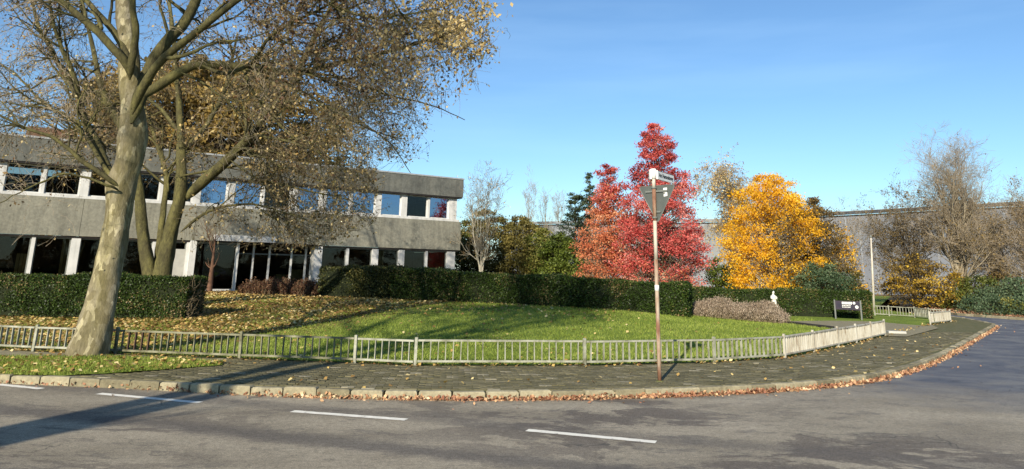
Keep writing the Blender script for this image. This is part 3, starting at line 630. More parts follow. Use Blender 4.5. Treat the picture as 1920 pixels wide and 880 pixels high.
g3 = [g2[-1]+[.05, .35], GP(1742, 599.5)[:2], GP(1716, 596.5)[:2], GP(1668, 593.5)[:2], GP(1641, 592)[:2]]
g3[0] = np.array([19.5, 34.6])
railing('metal_railing', g3, 'weathered low railing behind the small lawn patch right of the hedge end', ['fence', 'fence', 'fence', 'fence'])

# ================================================================== POLE AND SIGNS
base = GP(1237, 717); Yp = base[1]
root = empty('street_sign_pole', base, 'rusty pale round steel pole with street name plate standing on the brick pavement', 'sign pole')
topz = DP(1225, 320, Yp); xs = lambda z: base+(topz-base)*(z/topz[2])
MB().tube([xs(0), xs(.5), xs(1.2), xs(2.0)], [.034]*4, 12).build('pole_foot', mat['pole_rust'], root, True)
MB().tube([xs(2.0), xs(2.66)], [.0335]*2, 12).build('pole_shaft', mat['pole_pale'], root, True)
MB().tube([xs(2.66), xs(3.24)], [.0345]*2, 12).build('pole_shaft', mat['pole_rust'], root, True)
MB().tube([xs(3.24), xs(3.42)], [.033]*2, 12).build('pole_shaft', mat['pole_pale'], root, True)
MB().tube([xs(3.40), xs(3.57), xs(3.575)], [.052, .052, .045], 14).build('pole_cap', mat['sign_white'], root, True)
MB().tube([xs(1.47), xs(1.57)], [.038, .038], 12).build('sticker_band', mat['sign_white'], root, True)
for z in (2.70, 3.22): MB().tube([xs(z), xs(z+.03)], [.046, .046], 12).build('clamp', mat['post_grey'], root, True)
b_ = MB(); b_.tube([base+[0, 0, -.02], base+[0, 0, .03]], [.075, .06], 12); b_.build('foot_collar', mat['pave'], root)
MB().box(xs(3.47)+[-.062, -.03, 0], (.035, .09, .17)).build('plate_clamp', mat['sign_white'], root)
# street name plate, slanting away to the right
A = DP(1232, 328, Yp-.02); B = DP(1261, 337, Yp+.60); t = B-A; t[2] = 0; ln = np.linalg.norm(t)*1.04; t = t/np.linalg.norm(t); nrm = np.array([t[1], -t[0], 0]); cz = xs(3.47)[2]
pc = A+t*ln/2; pc[2] = cz
pl = MB().bevbox(pc, (ln, .03, .155), .004, (t, -nrm, (0, 0, 1))).build('name_plate', mat['sign_white'], root)
MB().box(pc+nrm*.0166+[0, 0, .0715], (ln*.99, .002, .008), (t, -nrm, (0, 0, 1))).build('plate_border', mat['post_grey'], pl)
def text_obj(txt, size, pos, t, nrm, m, parent, name='lettering', align='CENTER', width=None):
    cu = bpy.data.curves.new('t', 'FONT'); cu.body = txt; cu.size = size; cu.align_x = align; cu.align_y = 'CENTER'; cu.extrude = .0012; cu.offset = size*.018; cu.resolution_u = 3
    to = bpy.data.objects.new('t', cu); C.objects.link(to); bpy.context.view_layer.update()
    me = bpy.data.meshes.new_from_object(to.evaluated_get(bpy.context.evaluated_depsgraph_get())); w_ = to.dimensions.x; bpy.data.objects.remove(to)
    k_ = 1 if width is None else width/w_
    up_ = np.array([0, 0, 1.]); co = np.empty(len(me.vertices)*3); me.vertices.foreach_get('co', co); co = co.reshape(-1, 3)
    W_ = np.array(pos)+co[:, :1]*k_*t+co[:, 1:2]*up_+co[:, 2:3]*nrm; me.vertices.foreach_set('co', W_.ravel()); me.materials.clear(); me.materials.append(m); me.name = name; me.update()
    return link(name, me, parent)
text_obj('Am Hammelsweg', .105, pc+nrm*.0175, t, nrm, mat['letters'], pl, width=ln*.88)
# back of a give-way sign, seen from behind and turned
vL, vR, vB = DP(1197.5, 351, Yp+.22), DP(1261, 345, Yp-.27), DP(1231, 419, Yp-.03)
t = vR-vL; t[2] = 0; sw = np.linalg.norm(t); t /= sw; sw *= 1.08; nrm = np.array([t[1], -t[0], 0]); zt = (vL[2]+vR[2])/2; mid = (vL+vR)/2
off = nrm*-.045
poly = []
cs = [np.array([-sw/2, 0]), np.array([sw/2, 0]), np.array([0, -sw*.866])]; cc = sum(cs)/3
for c_ in range(3):
    p_ = cs[c_]; a_ = unit((cs[c_-1]-p_)[None])[0]; b2 = unit((cs[(c_+1) % 3]-p_)[None])[0]
    for q in (p_+a_*.05, p_+(a_+b2)*.018, p_+b2*.05): poly.append(np.array([mid[0], mid[1], zt])+t*q[0]+np.array([0, 0, q[1]])+off)
ys = empty('give_way_sign', (mid[0], mid[1], zt-.3), 'grey back of a triangular give-way sign clamped to the rusty pole', 'traffic sign')
pn = MB().prism(poly, -nrm*.004).build('sign_panel', mat['sign_back'], ys)
rim = MB()
for i in range(len(poly)): rim.tube([poly[i]+nrm*.001, poly[(i+1) % len(poly)]+nrm*.001], .007, 6)
rim.build('rim', mat['post_grey'], ys)
fr = MB().prism([p_-nrm*.0045 for p_ in poly], -nrm*.001).build('sign_face', mat['sign_white'], ys)
for zz in (.10, .46): MB().box(np.array([mid[0], mid[1], zt-zz])+nrm*-.030, (.15+.3*(zz < .3), .022, .03), (t, nrm, (0, 0, 1))).build('bracket', mat['post_grey'], ys)
sc_ = np.array([mid[0], mid[1], zt-.12])+t*.17+nrm*-.0435
shape = [(-.035, .07), (.04, .075), (.045, -.07), (-.03, -.08), (-.028, -.035), (.005, -.03), (.002, -.012), (-.034, -.01)]
MB().prism([sc_+t*a+np.array([0, 0, b]) for a, b in shape], nrm*.0015).build('sticker', mat['sign_white'], ys)

# information board by the hedge
pL, pR = GP(1567.5, 598.5), GP(1616.5, 601); t = unit((pR-pL)[None])[0]; nrm = np.array([t[1], -t[0], 0])
ib = empty('information_board', pL, 'dark information board with white lettering between two grey posts before the hedge', 'sign')
for p_ in (pL, pR): MB().bevbox(p_+[0, 0, .40], (.055, .055, .84), .008, (t, nrm, (0, 0, 1))).build('post', mat['post_grey'], ib)
ln = np.linalg.norm(pR-pL); zc = .595
bd_ = MB().bevbox((pL+pR)/2+[0, 0, zc], (ln-.06, .05, .37), .005, (t, -nrm, (0, 0, 1))).build('board', mat['board'], ib)
o_ = (pL+pR)/2+nrm*.0265; lx = -ln/2+.30
x = lx
for i, w_ in enumerate([.062, .05, .06, .055, .05, .06, .058]): MB().box(o_+t*(x+w_/2)+[0, 0, zc+.095], (w_-.010, .003, .105), (t, nrm, (0, 0, 1))).build('letter', mat['sign_white'], bd_); x += w_+.004
x += .03; MB().tube([o_+t*(x+.05)+[0, 0, zc+.105]-nrm*.001, o_+t*(x+.05)+[0, 0, zc+.105]+nrm*.0015], .055, 14).build('emblem', mat['sign_white'], bd_)
for row, (z_, L_) in enumerate(((-.01, .33), (-.075, .29))):
    x = lx
    while x < lx+L_: w_ = rng.uniform(.04, .08); MB().box(o_+t*(x+w_/2)+[0, 0, zc+z_], (w_-.012, .003, .032), (t, nrm, (0, 0, 1))).build('small_lettering', mat['sign_white'], bd_); x += w_+.004
MB().tube([o_+t*(ln/2-.16)+[0, 0, zc-.055]-nrm*.001, o_+t*(ln/2-.16)+[0, 0, zc-.055]+nrm*.002], .068, 18).build('emblem', mat['sign_white'], bd_)

# white garden statue before the hedge: standing robed figure on a small plinth
sb = GP(1453, 592); s0 = np.array([sb[0], sb[1], 0.02]); st = empty('garden_statue', s0, 'small white stone garden statue of a robed figure standing against the clipped hedge', 'statue')
MB().bevbox(s0+[0, 0, .22], (.26, .26, .44), .03).build('plinth', mat['statue'], st)
P = [(0, 0, .44), (0, 0, .50), (.01, 0, .60), (0, 0, .72), (-.01, 0, .82), (-.02, 0, .88), (-.03, 0, .93), (-.03, 0, .95)]
bm_ = MB().tube([s0+p for p in P], [.11, .12, .105, .085, .10, .075, .04, .03], 14)
bm_.tube([s0+p for p in [(-.03, 0, .93), (-.02, -.01, .97), (-.01, -.015, 1.01), (0, -.01, 1.05), (0, 0, 1.075)]], [.03, .045, .052, .042, .015], 12)
bm_.tube([s0+p for p in [(-.10, 0, .86), (-.14, -.04, .76), (-.08, -.11, .70), (.0, -.12, .74)]], [.035, .034, .028, .020], 8)
bm_.tube([s0+p for p in [(.07, 0, .86), (.12, -.05, .78), (.10, -.11, .72), (.02, -.12, .76)]], [.035, .034, .028, .020], 8)
for i in range(7): a = i*.9; bm_.tube([s0+[.11*math.cos(a), .11*math.sin(a), .46], s0+[.095*math.cos(a+.2), .095*math.sin(a+.2), .62], s0+[.075*math.cos(a+.3), .075*math.sin(a+.3), .74]], [.022, .018, .008], 6)
bm_.build('figure', mat['statue'], st, True)
# tall pale lamp pole behind the hedge
lp = DP(1636, 552, 42.); lp[2] = 0; tp = DP(1633, 446, 42.)
rt = empty('flag_pole', lp, 'slim white pole standing behind the end of the hedge before the grey hall', 'pole')
MB().tube([lp, (lp+tp)/2, tp], [.065, .055, .04], 10).build('pole', mat['pole_pale'], rt, True)
MB().tube([tp, tp+[0, 0, .08], tp+[0, 0, .14]], [.055, .06, .02], 10).build('cap', mat['post_grey'], rt, True)

# ================================================================== OFFICE BUILDING
CX = np.array([-3.2, 47., 0]); U = np.array([-.822, -.5695, 0]); NR = np.array([.5695, -.822, 0]); ZZ = np.array([0, 0, 1.])
LEN = 42.
bld = empty('office_building', (CX[0], CX[1], .4), 'two storey flat roofed office block with grey cladding bands and white window pillars', 'office building')
def fp(s, d, z): return CX+U*s+NR*d+ZZ*z            # s along the front from its right corner, d in front of the wall plane
def fbox(s0, s1, d0, d1, z0, z1, name, m, parent=bld, bev=0):
    c = fp((s0+s1)/2, (d0+d1)/2, (z0+z1)/2); sz = (s1-s0, abs(d1-d0), z1-z0)
    b = MB(); (b.bevbox(c, sz, bev, (U, NR, ZZ)) if bev else b.box(c, sz, (U, NR, ZZ)))
    return b.build(name, mat[m], parent)
DEP = -11
# fascia, band and plinth as separate cladding panels with open joints
s = -.15
while s < LEN:
    e = min(s+5.01*(1 if s > 0 else 1)+(.5 if s < 0 else 0), LEN)
    fbox(s+.008, e-.008, .02, .32, 6.15, 7.24, 'fascia_panel', 'fascia', bev=.01); fbox(s+.008, e-.008, -.05, .16, 2.94, 4.66, 'band_panel', 'concrete', bev=.01); s = e
fbox(-.15, .0, DEP, -.0, 6.15, 7.24, 'fascia_panel', 'fascia'); fbox(-.1, 0.1, DEP, -.06, 2.94, 4.66, 'band_panel', 'concrete')
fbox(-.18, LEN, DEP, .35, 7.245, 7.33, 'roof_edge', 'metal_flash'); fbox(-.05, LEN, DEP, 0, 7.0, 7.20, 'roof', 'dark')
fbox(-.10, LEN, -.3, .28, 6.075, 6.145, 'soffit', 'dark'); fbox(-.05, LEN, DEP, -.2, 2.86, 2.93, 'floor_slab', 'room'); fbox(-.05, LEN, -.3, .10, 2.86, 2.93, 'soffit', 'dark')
fbox(-.05, LEN, -.12, .10, 4.66, 4.79, 'sill', 'white'); 
fbox(.03, .25, DEP, -.3, .3, 2.84, 'side_wall', 'concrete'); fbox(.03, .25, DEP, -.3, 4.7, 6.07, 'side_wall', 'concrete')
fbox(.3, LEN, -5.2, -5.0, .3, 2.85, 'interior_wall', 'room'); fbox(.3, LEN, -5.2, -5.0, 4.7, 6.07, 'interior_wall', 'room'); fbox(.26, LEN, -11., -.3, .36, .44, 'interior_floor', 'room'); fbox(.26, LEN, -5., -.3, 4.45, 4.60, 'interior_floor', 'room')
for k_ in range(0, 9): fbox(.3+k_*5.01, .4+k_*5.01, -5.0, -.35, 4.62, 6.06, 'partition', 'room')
fbox(3.0, 8.4, DEP, -.3, .32, .35, 'foundation', 'dark')
for z0_, z1_, gs, fl in ((4.79, 6.07, -.02, 'u'), (1.05, 2.85, -.02, 'g')):
    ks = list(range(0, 25))
    for k in ks:
        s_ = .42+1.67*k
        if fl == 'g' and 6 <= k <= 8: continue
        wide = k % 3 != 1; hw = .185 if wide else .075
        if k == 0: hw = .28
        zb = z0_ if fl == 'u' else (.45 if 3 <= k <= 9 and wide else .75)
        fbox(s_-hw, s_+hw, -.14, .07 if wide else .03, zb, z1_, 'pillar' if wide else 'mullion', 'white', bev=.01)
    for k in ks[:-1]:
        if fl == 'g' and 5 <= k <= 8: continue
        sa = .42+1.67*k+(.185 if k % 3 != 1 else .075); sb_ = .42+1.67*(k+1)-(.185 if (k+1) % 3 != 1 else .075)
        if k == 0: sa += .095
        f_ = MB(); fw = .055; zlo = z0_ if fl == 'u' else 1.0
        for (a, b, c_, d_) in ((sa, sb_, zlo, zlo+fw), (sa, sb_, z1_-fw, z1_), (sa, sa+fw, zlo+fw, z1_-fw), (sb_-fw, sb_, zlo+fw, z1_-fw)):
            f_.box(fp((a+b)/2, -.08, (c_+d_)/2), (b-a, .07, d_-c_), (U, NR, ZZ))
        wf = f_.build('window', mat['post_grey' if fl == 'g' else 'white'], bld)
        gm = 'glass'
        if fl == 'u' and k in (1-1, 2, 3, 4, 5, 7, 8): gm = 'glass_sky'
        sb0 = (sa+sb_)/2; MB().box(fp(sb0, -.085, (zlo+z1_)/2), (sb_-sa-.10, .012, z1_-zlo-.10), (U, NR, ZZ)).build('pane', mat[gm], wf)
        bl = {('g', 2): .45, ('g', 3): 0, ('g', 12): .35, ('g', 13): .5, ('g', 14): .3, ('u', 1): .0, ('u', 12): .10, ('g', 4): 0}.get((fl, k), 0)
        if bl:
            zt_ = z1_-.06 if k in (2, 12) else z1_-.75
            n_ = max(1, int(bl/.13)); 
            for q in range(n_):
                if k == 2: x0 = sb_-.06-.14*(q+1)
                elif k == 12: x0 = sa+.05+.14*q
                else: x0 = sa+.05+.14*q
                fbox(x0, x0+.12, -.22-.015*(q % 2), -.20-.015*(q % 2), 1.05, zt_, 'blind_slat', 'blind')
s = -.0
for a, b in ((15.0, 40.), (.12, 8.6)):
    x = a
    while x < b-.01:
        e = min(x+5.01, b); fbox(x+.01, e-.01, -.1, .12, .3, .74, 'plinth_panel', 'sill', bev=.01); fbox(x+.0, e-.0, -.1, .17, .745, .83, 'sill', 'sill'); fbox(x+.0, e, -.12, .03, .835, 1.0, 'sill', 'white'); x = e
# recessed glazed entrance (s 8.9 .. 15.2)
fbox(8.62, 9.05, -.5, .12, .42, 2.86, 'pillar', 'white', bev=.01)
fbox(15.2, 15.5, -.05, .22, .42, 2.93, 'door_post', 'white', bev=.01)
for s_ in (9.3, 10.1, 11.3, 12.15): fbox(s_-.05, s_+.05, -.62, -.5, .42, 2.86, 'door_post', 'white', bev=.01)
fbox(13.1, 13.24, .05, .2, .42, 2.92, 'door_post', 'white', bev=.01)
fbox(13.24, 15.2, .06, .18, .45, .60, 'threshold', 'white'); fbox(13.24, 15.2, .08, .16, 2.80, 2.90, 'lintel', 'post_grey')
fbox(9.05, 13.1, -.58, -.56, 2.35, 2.42, 'transom', 'post_grey')
for a, b in ((9.05, 9.25), (9.35, 10.05), (10.15, 11.25), (11.35, 12.1), (12.2, 13.1)):
    fbox(a, b, -.575, -.565, .55, 2.34, 'pane', 'glass'); fbox(a, b, -.60, -.53, .42, .55, 'bottom_rail', 'post_grey')
fbox(13.3, 15.15, .09, .10, .62, 2.78, 'pane', 'glass')
fbox(9.2, 9.9, -1.2, -1.0, 1.0, 1.62, 'reception_panel', 'blind'); fbox(9.95, 10.7, -1.25, -1.0, 1.0, 1.35, 'reception_panel', 'blind')
fbox(14.05, 14.15, -.8, -.7, .45, 1.5, 'inner_post', 'blind')
cb = fbox(11.4, 14.45, .2, .55, 2.96, 3.26, 'canopy_light_box', 'white', bev=.01)
fbox(9.0, 15.3, -.5, .45, 2.935, 2.955, 'canopy', 'dark')
fbox(15.5, 16.6, -.02, .05, .85, 2.5, 'grey_door', 'sill')
# rooftop structures
def rbox(s0, s1, d0, d1, z0, z1, m, lab, name='rooftop_box'): return tagit(fbox(s0, s1, d0, d1, z0, z1, name, m, None, bev=.02), lab, 'roof structure')
rbox(20.9, 23.0, -5.5, -3.6, 7.34, 8.35, 'brickred', 'brown brick rooftop box at the left end of the office roof', 'chimney_stack')

# ================================================================== WAREHOUSES
def hall(name, A, B, zt, m, label, pw, dark=True, dep=30):
    A = np.array([*A, 0.]); B = np.array([*B, 0.]); t = unit((B-A)[None])[0]; nrm = np.array([t[1], -t[0], 0]); L_ = np.linalg.norm(B-A)
    root = empty(name, A, label, 'warehouse')
    MB().box((A+B)/2-nrm*(dep/2+.2)+[0, 0, zt/2-.2], (L_, dep, zt-.4), (t, nrm, (0, 0, 1))).build('wall_core', mat['clad_top'], root)
    me = MB().bevbox((0, 0, 0), (pw-.05, .14, zt-.6), .02).mesh('wall_panel', mat[m]); stm = MB().box((0, 0, 0), (.13, .06, zt-.62)).mesh('joint_strip', mat['clad_stripe'])
    n_ = int(L_/pw); rz = math.atan2(t[1], t[0])
    for i in range(n_):
        q = A+t*(pw*(i+.5)); o = link('wall_panel', me, root); o.location = (q[0], q[1], (zt-.6)/2); o.rotation_euler = (0, 0, rz)
        q = A+t*(pw*i)+nrm*.08; o = link('joint_strip', stm, root); o.location = (q[0], q[1], (zt-.62)/2); o.rotation_euler = (0, 0, rz)
    MB().bevbox((A+B)/2+nrm*.05+[0, 0, zt-.17], (L_+.3, .5, .33), .03, (t, nrm, (0, 0, 1))).build('parapet', mat['clad_top' if dark else m], root)
    MB().box((A+B)/2+nrm*.06+[0, 0, zt+.02], (L_+.34, .56, .05), (t, nrm, (0, 0, 1))).build('flashing', mat['metal_flash'], root)
p0 = DP(1015, 417, 118.); p1 = DP(1365, 411, 104.)
hall('warehouse', (p0[0]-6, p0[1]+3), (p1[0], p1[1]), (p0[2]+p1[2])/2, 'clad_l', 'long pale grey clad hall glimpsed behind the red and yellow trees', 3.2, False)
p0 = DP(1520, 403.5, 97.); p1 = DP(1920, 379, 76.); e = p1+(p1-p0)*.5
hall('warehouse', (p0[0]-6, p0[1]+6.), (e[0], e[1]), (p0[2]+p1[2])/2, 'clad_r', 'large mid grey hall with vertical panels and dark parapet behind the bare tree', 1.75)

# ================================================================== CLIPPED HEDGES
def hedge(name, label, A, B, dep, h, n, leafm, leaf=.06, seed=3, cat='hedge', rough=.03, group=None, tiltz=0, bare_end=False):
    r = np.random.default_rng(seed); A = np.array(A, float); B = np.array(B, float); d = B-A; ln = np.linalg.norm(d[:2]); t = np.array([d[0], d[1], 0])/ln; nb = np.array([-t[1], t[0], 0])   # nb: away from the camera
    root = empty(name, A, label, cat, group)
    gz = lambda u: A[2]+(B[2]-A[2])*u/ln
    hh = lambda u: h+tiltz*u/ln
    # inner body: a bumpy box
    K, J = max(8, int(ln/.4)), 7
    V, Fc = [], []
    ins = .07
    prof = [(0, -.1), (0, .33), (0, .66), (0, 1), (.5, 1), (1, 1), (1, .5), (1, -.1)]
    for i in range(K):
        u = ins+(ln-2*ins)*i/(K-1)
        for (v, w_) in prof: V.append(A+t*u+nb*(ins+(dep-2*ins)*v+r.normal()*.02)+ZZ*((hh(u)-ins)*w_+r.normal()*.015)+ZZ*(gz(u)-A[2]))
    m_ = len(prof)
    for i in range(K-1):
        for j in range(m_-1): Fc.append((i*m_+j, (i+1)*m_+j, (i+1)*m_+j+1, i*m_+j+1))
    for e_ in (0, (K-1)*m_): Fc += [(e_, e_+1, e_+2, e_+7), (e_+2, e_+3, e_+4, e_+7), (e_+4, e_+5, e_+6, e_+7)]
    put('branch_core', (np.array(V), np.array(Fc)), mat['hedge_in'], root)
    areas = np.array([ln*h, ln*dep*1.0, dep*h, dep*h, ln*h*.35]); f = r.choice(5, n, p=areas/areas.sum())
    u = r.uniform(0, ln, n); v = r.uniform(0, dep, n); w_ = r.uniform(0, 1, n); nn = np.zeros((n, 3))
    P = np.zeros((n, 3)); v[f == 0] = 0; nn[f == 0] = -nb; w_[f == 1] = 1; nn[f == 1] = ZZ; u[f == 2] = 0; nn[f == 2] = -t; u[f == 3] = ln; nn[f == 3] = t; v[f == 4] = dep; nn[f == 4] = nb
    bmp = rough*(1.2*np.sin(u*1.1+seed)+np.sin(u*2.3+w_*4)+np.sin(u*5.1-w_*7+v*3)*.6)+r.normal(size=n)*rough*.8-np.abs(r.normal(size=n))*.03
    P = A+t*u[:, None]+nb*v[:, None]+ZZ*(hh(u)*w_+gz(u)-A[2])[:, None]+nn*bmp[:, None]
    k1 = (w_ > .16) | (f == 1) | (r.uniform(0, 1, n) < .45+.35*np.sin(u*1.7+seed)); P, nn, f, u = P[k1], nn[k1], f[k1], u[k1]
    put_leaves('leaves', P, leaf, leafm, root, r, nrm=nn, bias=.42)
    # a few longer shoots that escaped the shears
    q = r.choice(np.where(f == 1)[0], 260); Q = P[q]; T_ = Q+np.stack([r.normal(size=260)*.03, r.normal(size=260)*.03, r.uniform(.03, .11, 260)], 1)
    PP = np.stack([Q, (Q+T_)/2, T_], 1); RR = np.tile([.004, .003, .002], (260, 1)); stuff(put('shoots', tubes(PP, RR, 3), mat['moss_bark'], root))
    return root
a = GT(-110, 594); b = GT(343, 601)
hedge('clipped_hedge', 'dark green boxy hedge at the left behind the big leaning trunk', a, b, 1.5, 1.22, 60000, lf['hedge'], .055, 3)
# bare twigs at its open end
rr_ = np.random.default_rng(5); n = 260; Q = b+np.stack([rr_.uniform(-.1, .15, n), rr_.uniform(0, 1.3, n), rr_.uniform(.05, 1.1, n)], 1); d_ = rdir(n, rr_)*.22; PP = np.stack([Q, Q+d_*.5, Q+d_+[0, 0, .06]], 1)
o = put('bare_shoots', tubes(PP, np.tile([.008, .006, .003], (n, 1)), 3), mat['twig']); o['kind'] = 'stuff'; o['label'] = 'bare twigs poking out of the right end of the left hedge'; o['category'] = 'twigs'
a = GT(594, 557); b = GT(730, 562.5); c = GT(1289, 596)
hedge('clipped_hedge', 'brownish green hedge block right of the office entrance, joined to the longer hedge', a, b, 1.4, 1.33, 16000, lf['hedge_b'], .075, 4, rough=.05, tiltz=-.02)
hedge('clipped_hedge', 'long clipped hedge running from below the office corner to the rusty sign pole', b, c, 1.4, 1.30, 64000, lf['hedge'], .07, 6, tiltz=-.10)
a2 = np.array([8.0, 36.2, .05]); b2 = GP(1458, 592.5) ; b2 = np.array([12.6, 36.3, 0])
hedge('clipped_hedge', 'set back hedge section behind the dry shrub, left of the white statue', a2, b2, 1.2, 1.10, 22000, lf['hedge'], .07, 8)
b3 = GP(1459, 594.5); b3 = np.array([DP(1459, 590, 36.0)[0], 36.0, 0]); c3 = GP(1638, 600.); c3[:2] += np.array([.15, .45])
hedge('clipped_hedge', 'clipped hedge behind the dark information board, ending beside the lawn patch', b3, c3, 1.4, 1.20, 30000, lf['hedge'], .065, 9, tiltz=-.06)
# low red brown hedge at the entrance
def shrub_mass(name, label, cat, A, B, dep, h, n, m, leaf, seed, asp=.3, up=True, group=None):
    r = np.random.default_rng(seed); A = np.array(A, float); B = np.array(B, float); ln = np.linalg.norm(B-A); t = (B-A)/ln; nb = np.array([-t[1], t[0], 0])
    root = empty(name, A, label, cat, group); nst = n//14
    u = r.uniform(0, 1, nst)*ln; v = r.uniform(0, 1, nst)*dep; hp = h*(.72+.28*np.abs(np.sin(u*1.9+seed))*1.0+.08*np.sin(u*7))*np.clip(4*np.minimum(u/ln, 1-u/ln)+.55, 0, 1)*(1-.5*(2*v/dep-1)**2)
    st = A+t*u[:, None]+nb*v[:, None]; tp = st+np.stack([r.normal(size=nst)*.10, r.normal(size=nst)*.10, hp*r.uniform(.75, 1.08, nst)], 1); md = (st+tp)/2+r.normal(size=(nst, 3))*.04
    stuff(put('stalks', tubes(np.stack([st, md, tp], 1), np.tile([.008, .006, .003], (nst, 1)), 3), mat['twig'], root))
    i = r.integers(0, nst, n); w_ = r.uniform(.25, 1, n)[:, None]; P = st[i]*(1-w_)+tp[i]*w_+r.normal(size=(n, 3))*.05
    al = np.tile([0, 0, .8], (n, 1)) if up else None
    put_leaves('leaves', P, leaf, m, root, r, aspect=asp, along=al); return root
a = GT(448, 553); b = GT(590, 557)
shrub_mass('low_shrub', 'low dark red brown clipped shrub row below the entrance glazing', 'shrub', a, b, 1.1, .78, 16000, lf['redbrown'], .09, 11, .5, False)
a = GT(1294, 592); b = GT(1473, 608)
shrub_mass('dry_shrub', 'low bed of dry grey brown shrub on the lawn before the set back hedge', 'shrub', a, b, 1.5, .70, 52000, lf['dry'], .065, 12, .30)

# ================================================================== THE TWO NEAR TREES
def proj(P):
    q = P-np.array([0, 0, H]); z = q@_f; return PX+F*(q@_r)/z, PY-F*(q@_u)/z
def hero_tree(name, label, limbs, trunks, trunk_mats, Y0, m_limb, m_twig, seed, nt_, lens, drp, leaf_sets, rmaxs=(.045, .016, .0055), keepf=None):
    """trunks / limbs: (list of (px,py), r0, r1, dy0, dy1, t_tip)"""
    r = np.random.default_rng(seed); b0 = DP(*trunks[0][0][0], Y0); g = GP(*trunks[0][0][0]); root = empty(name, (b0[0], Y0, 0), label, 'tree')
    def curve(pp, dy0, dy1, K=22):
        s = np.linspace(0, 1, len(pp)); P = np.array([DP(x, y, Y0+dy0+(dy1-dy0)*s_) for (x, y), s_ in zip(pp, s)]); return resample(P, K)
    allP, allR, isT = [], [], []
    for (pp, rad, dy0, dy1), m_ in zip(trunks, trunk_mats):
        K = 60; c = curve(pp, dy0, dy1, K); rs = np.interp(np.linspace(0, 1, K), np.linspace(0, 1, len(rad)), rad)
        s_ = 20; V, Fc = tubes(c[None], rs[None], s_)
        cen = np.repeat(c, s_, 0); dv = V-cen; ln_ = np.linalg.norm(dv, axis=1)[:, None]; ph = np.tile(np.arange(s_)*2*math.pi/s_, K); hz = V[:, 2]
        if name == 'plane_tree':
            zb = DP(204, 342, Y0)[2]; bl = np.exp(-((hz-zb)/.26)**2)*np.clip(-dv[:, 0]/ln_[:, 0], 0, 1)**1.5; dv = dv*(1+.42*bl)[:, None]
        V = cen+dv*(1+.07*np.sin(3*ph+hz*1.3)+.045*np.sin(5*ph-hz*2.9+1)+.04*np.sin(hz*5+2*ph)+.03*np.sin(hz*11-3*ph)+(.09*np.exp(-np.clip(hz, 0, 9)/.28)*np.sin(5*ph+.8)*(hz < 1.5)))[:, None]
        put('trunk', (V, Fc), m_, root, smooth=True)
        allP.append(c[np.linspace(int(K*.45), K-1, 22).astype(int)]); allR.append(rs[np.linspace(int(K*.45), K-1, 22).astype(int)])
    for (pp, r0, r1, dy0, dy1) in limbs:
        c = curve(pp, dy0, dy1); c[3:] += np.cumsum(r.normal(size=(19, 3))*.012, 0); rs = np.linspace(r0, r1, 22); rs[0] *= .15; rs[1] *= .75
        V, Fc = tubes(c[None], rs[None], 9); put('limb', (V, Fc), m_limb, root, smooth=True); allP.append(c); allR.append(rs)
    P = np.array(allP); R_ = np.array(allR)
    wl = np.array([np.linalg.norm(np.diff(c, axis=0), axis=1).sum() for c in P]); wl[:len(trunks)] *= .25
    Q1, R1 = spawn(P, R_, nt_[0], lens[0], (25, 65), 10, r, .22, 1, .03-drp*.3, .20, rmax=rmaxs[0], wt=wl)
    Q2, R2 = spawn(Q1, R1, nt_[1], lens[1], (25, 65), 7, r, .15, 1, .02-drp*.7, .24, rmax=rmaxs[1])
    Q3, R3 = spawn(Q2, R2, nt_[2], lens[2], (20, 65), 4, r, .05, 1, -drp, .28, rmax=rmaxs[2], rfac=.8, tip=.45)
    if keepf is not None:
        k = keepf(Q3[:, -1], r); Q3, R3 = Q3[k], R3[k]; k = keepf(Q2[:, -1], r) & keepf(Q2[:, 3], r); Q2k, R2k = Q2[k], R2[k]; k = keepf(Q1[:, -1]*1.0, r); Q1, R1 = Q1[k], R1[k]
    else: Q2k, R2k = Q2, R2
    R3 = np.maximum(R3, rmaxs[2]*.55)
    stuff(put('branches', join([tubes(Q1, R1, 5), tubes(Q2k, np.maximum(R2k, .004), 4)]), m_limb, root)); stuff(put('twigs', tubes(Q3, R3, 3), m_twig, root))
    for (cnt, wf, lm, sz) in leaf_sets:
        i = r.integers(0, len(Q3), cnt*4); k = r.integers(1, 4, cnt*4); p = Q3[i, k]+r.normal(size=(cnt*4, 3))*.05
        x, y = proj(p); w_ = wf(x, y); kk = r.uniform(0, 1, len(p)) < w_; p = p[kk][:cnt]
        if len(p): put_leaves('leaves', p, sz, lm, root, r, droop=.7)
    return root
box = lambda x, y, x0, x1, y0, y1, s=40: 1/(1+np.exp(-(x-x0)/s))*1/(1+np.exp((x-x1)/s))/(1+np.exp(-(y-y0)/s))/(1+np.exp((y-y1)/s))
plane_trunk = ([(160, 672), (177, 620), (197, 540), (211, 470), (222, 400), (231, 345), (245, 280), (249, 225), (245, 160), (243, 110), (240, 60), (232, 0), (226, -110), (232, -260)],
               [.38, .285, .26, .245, .245, .285, .225, .205, .210, .150, .118, .10, .08, .04], 0, .6)
bumpk = None
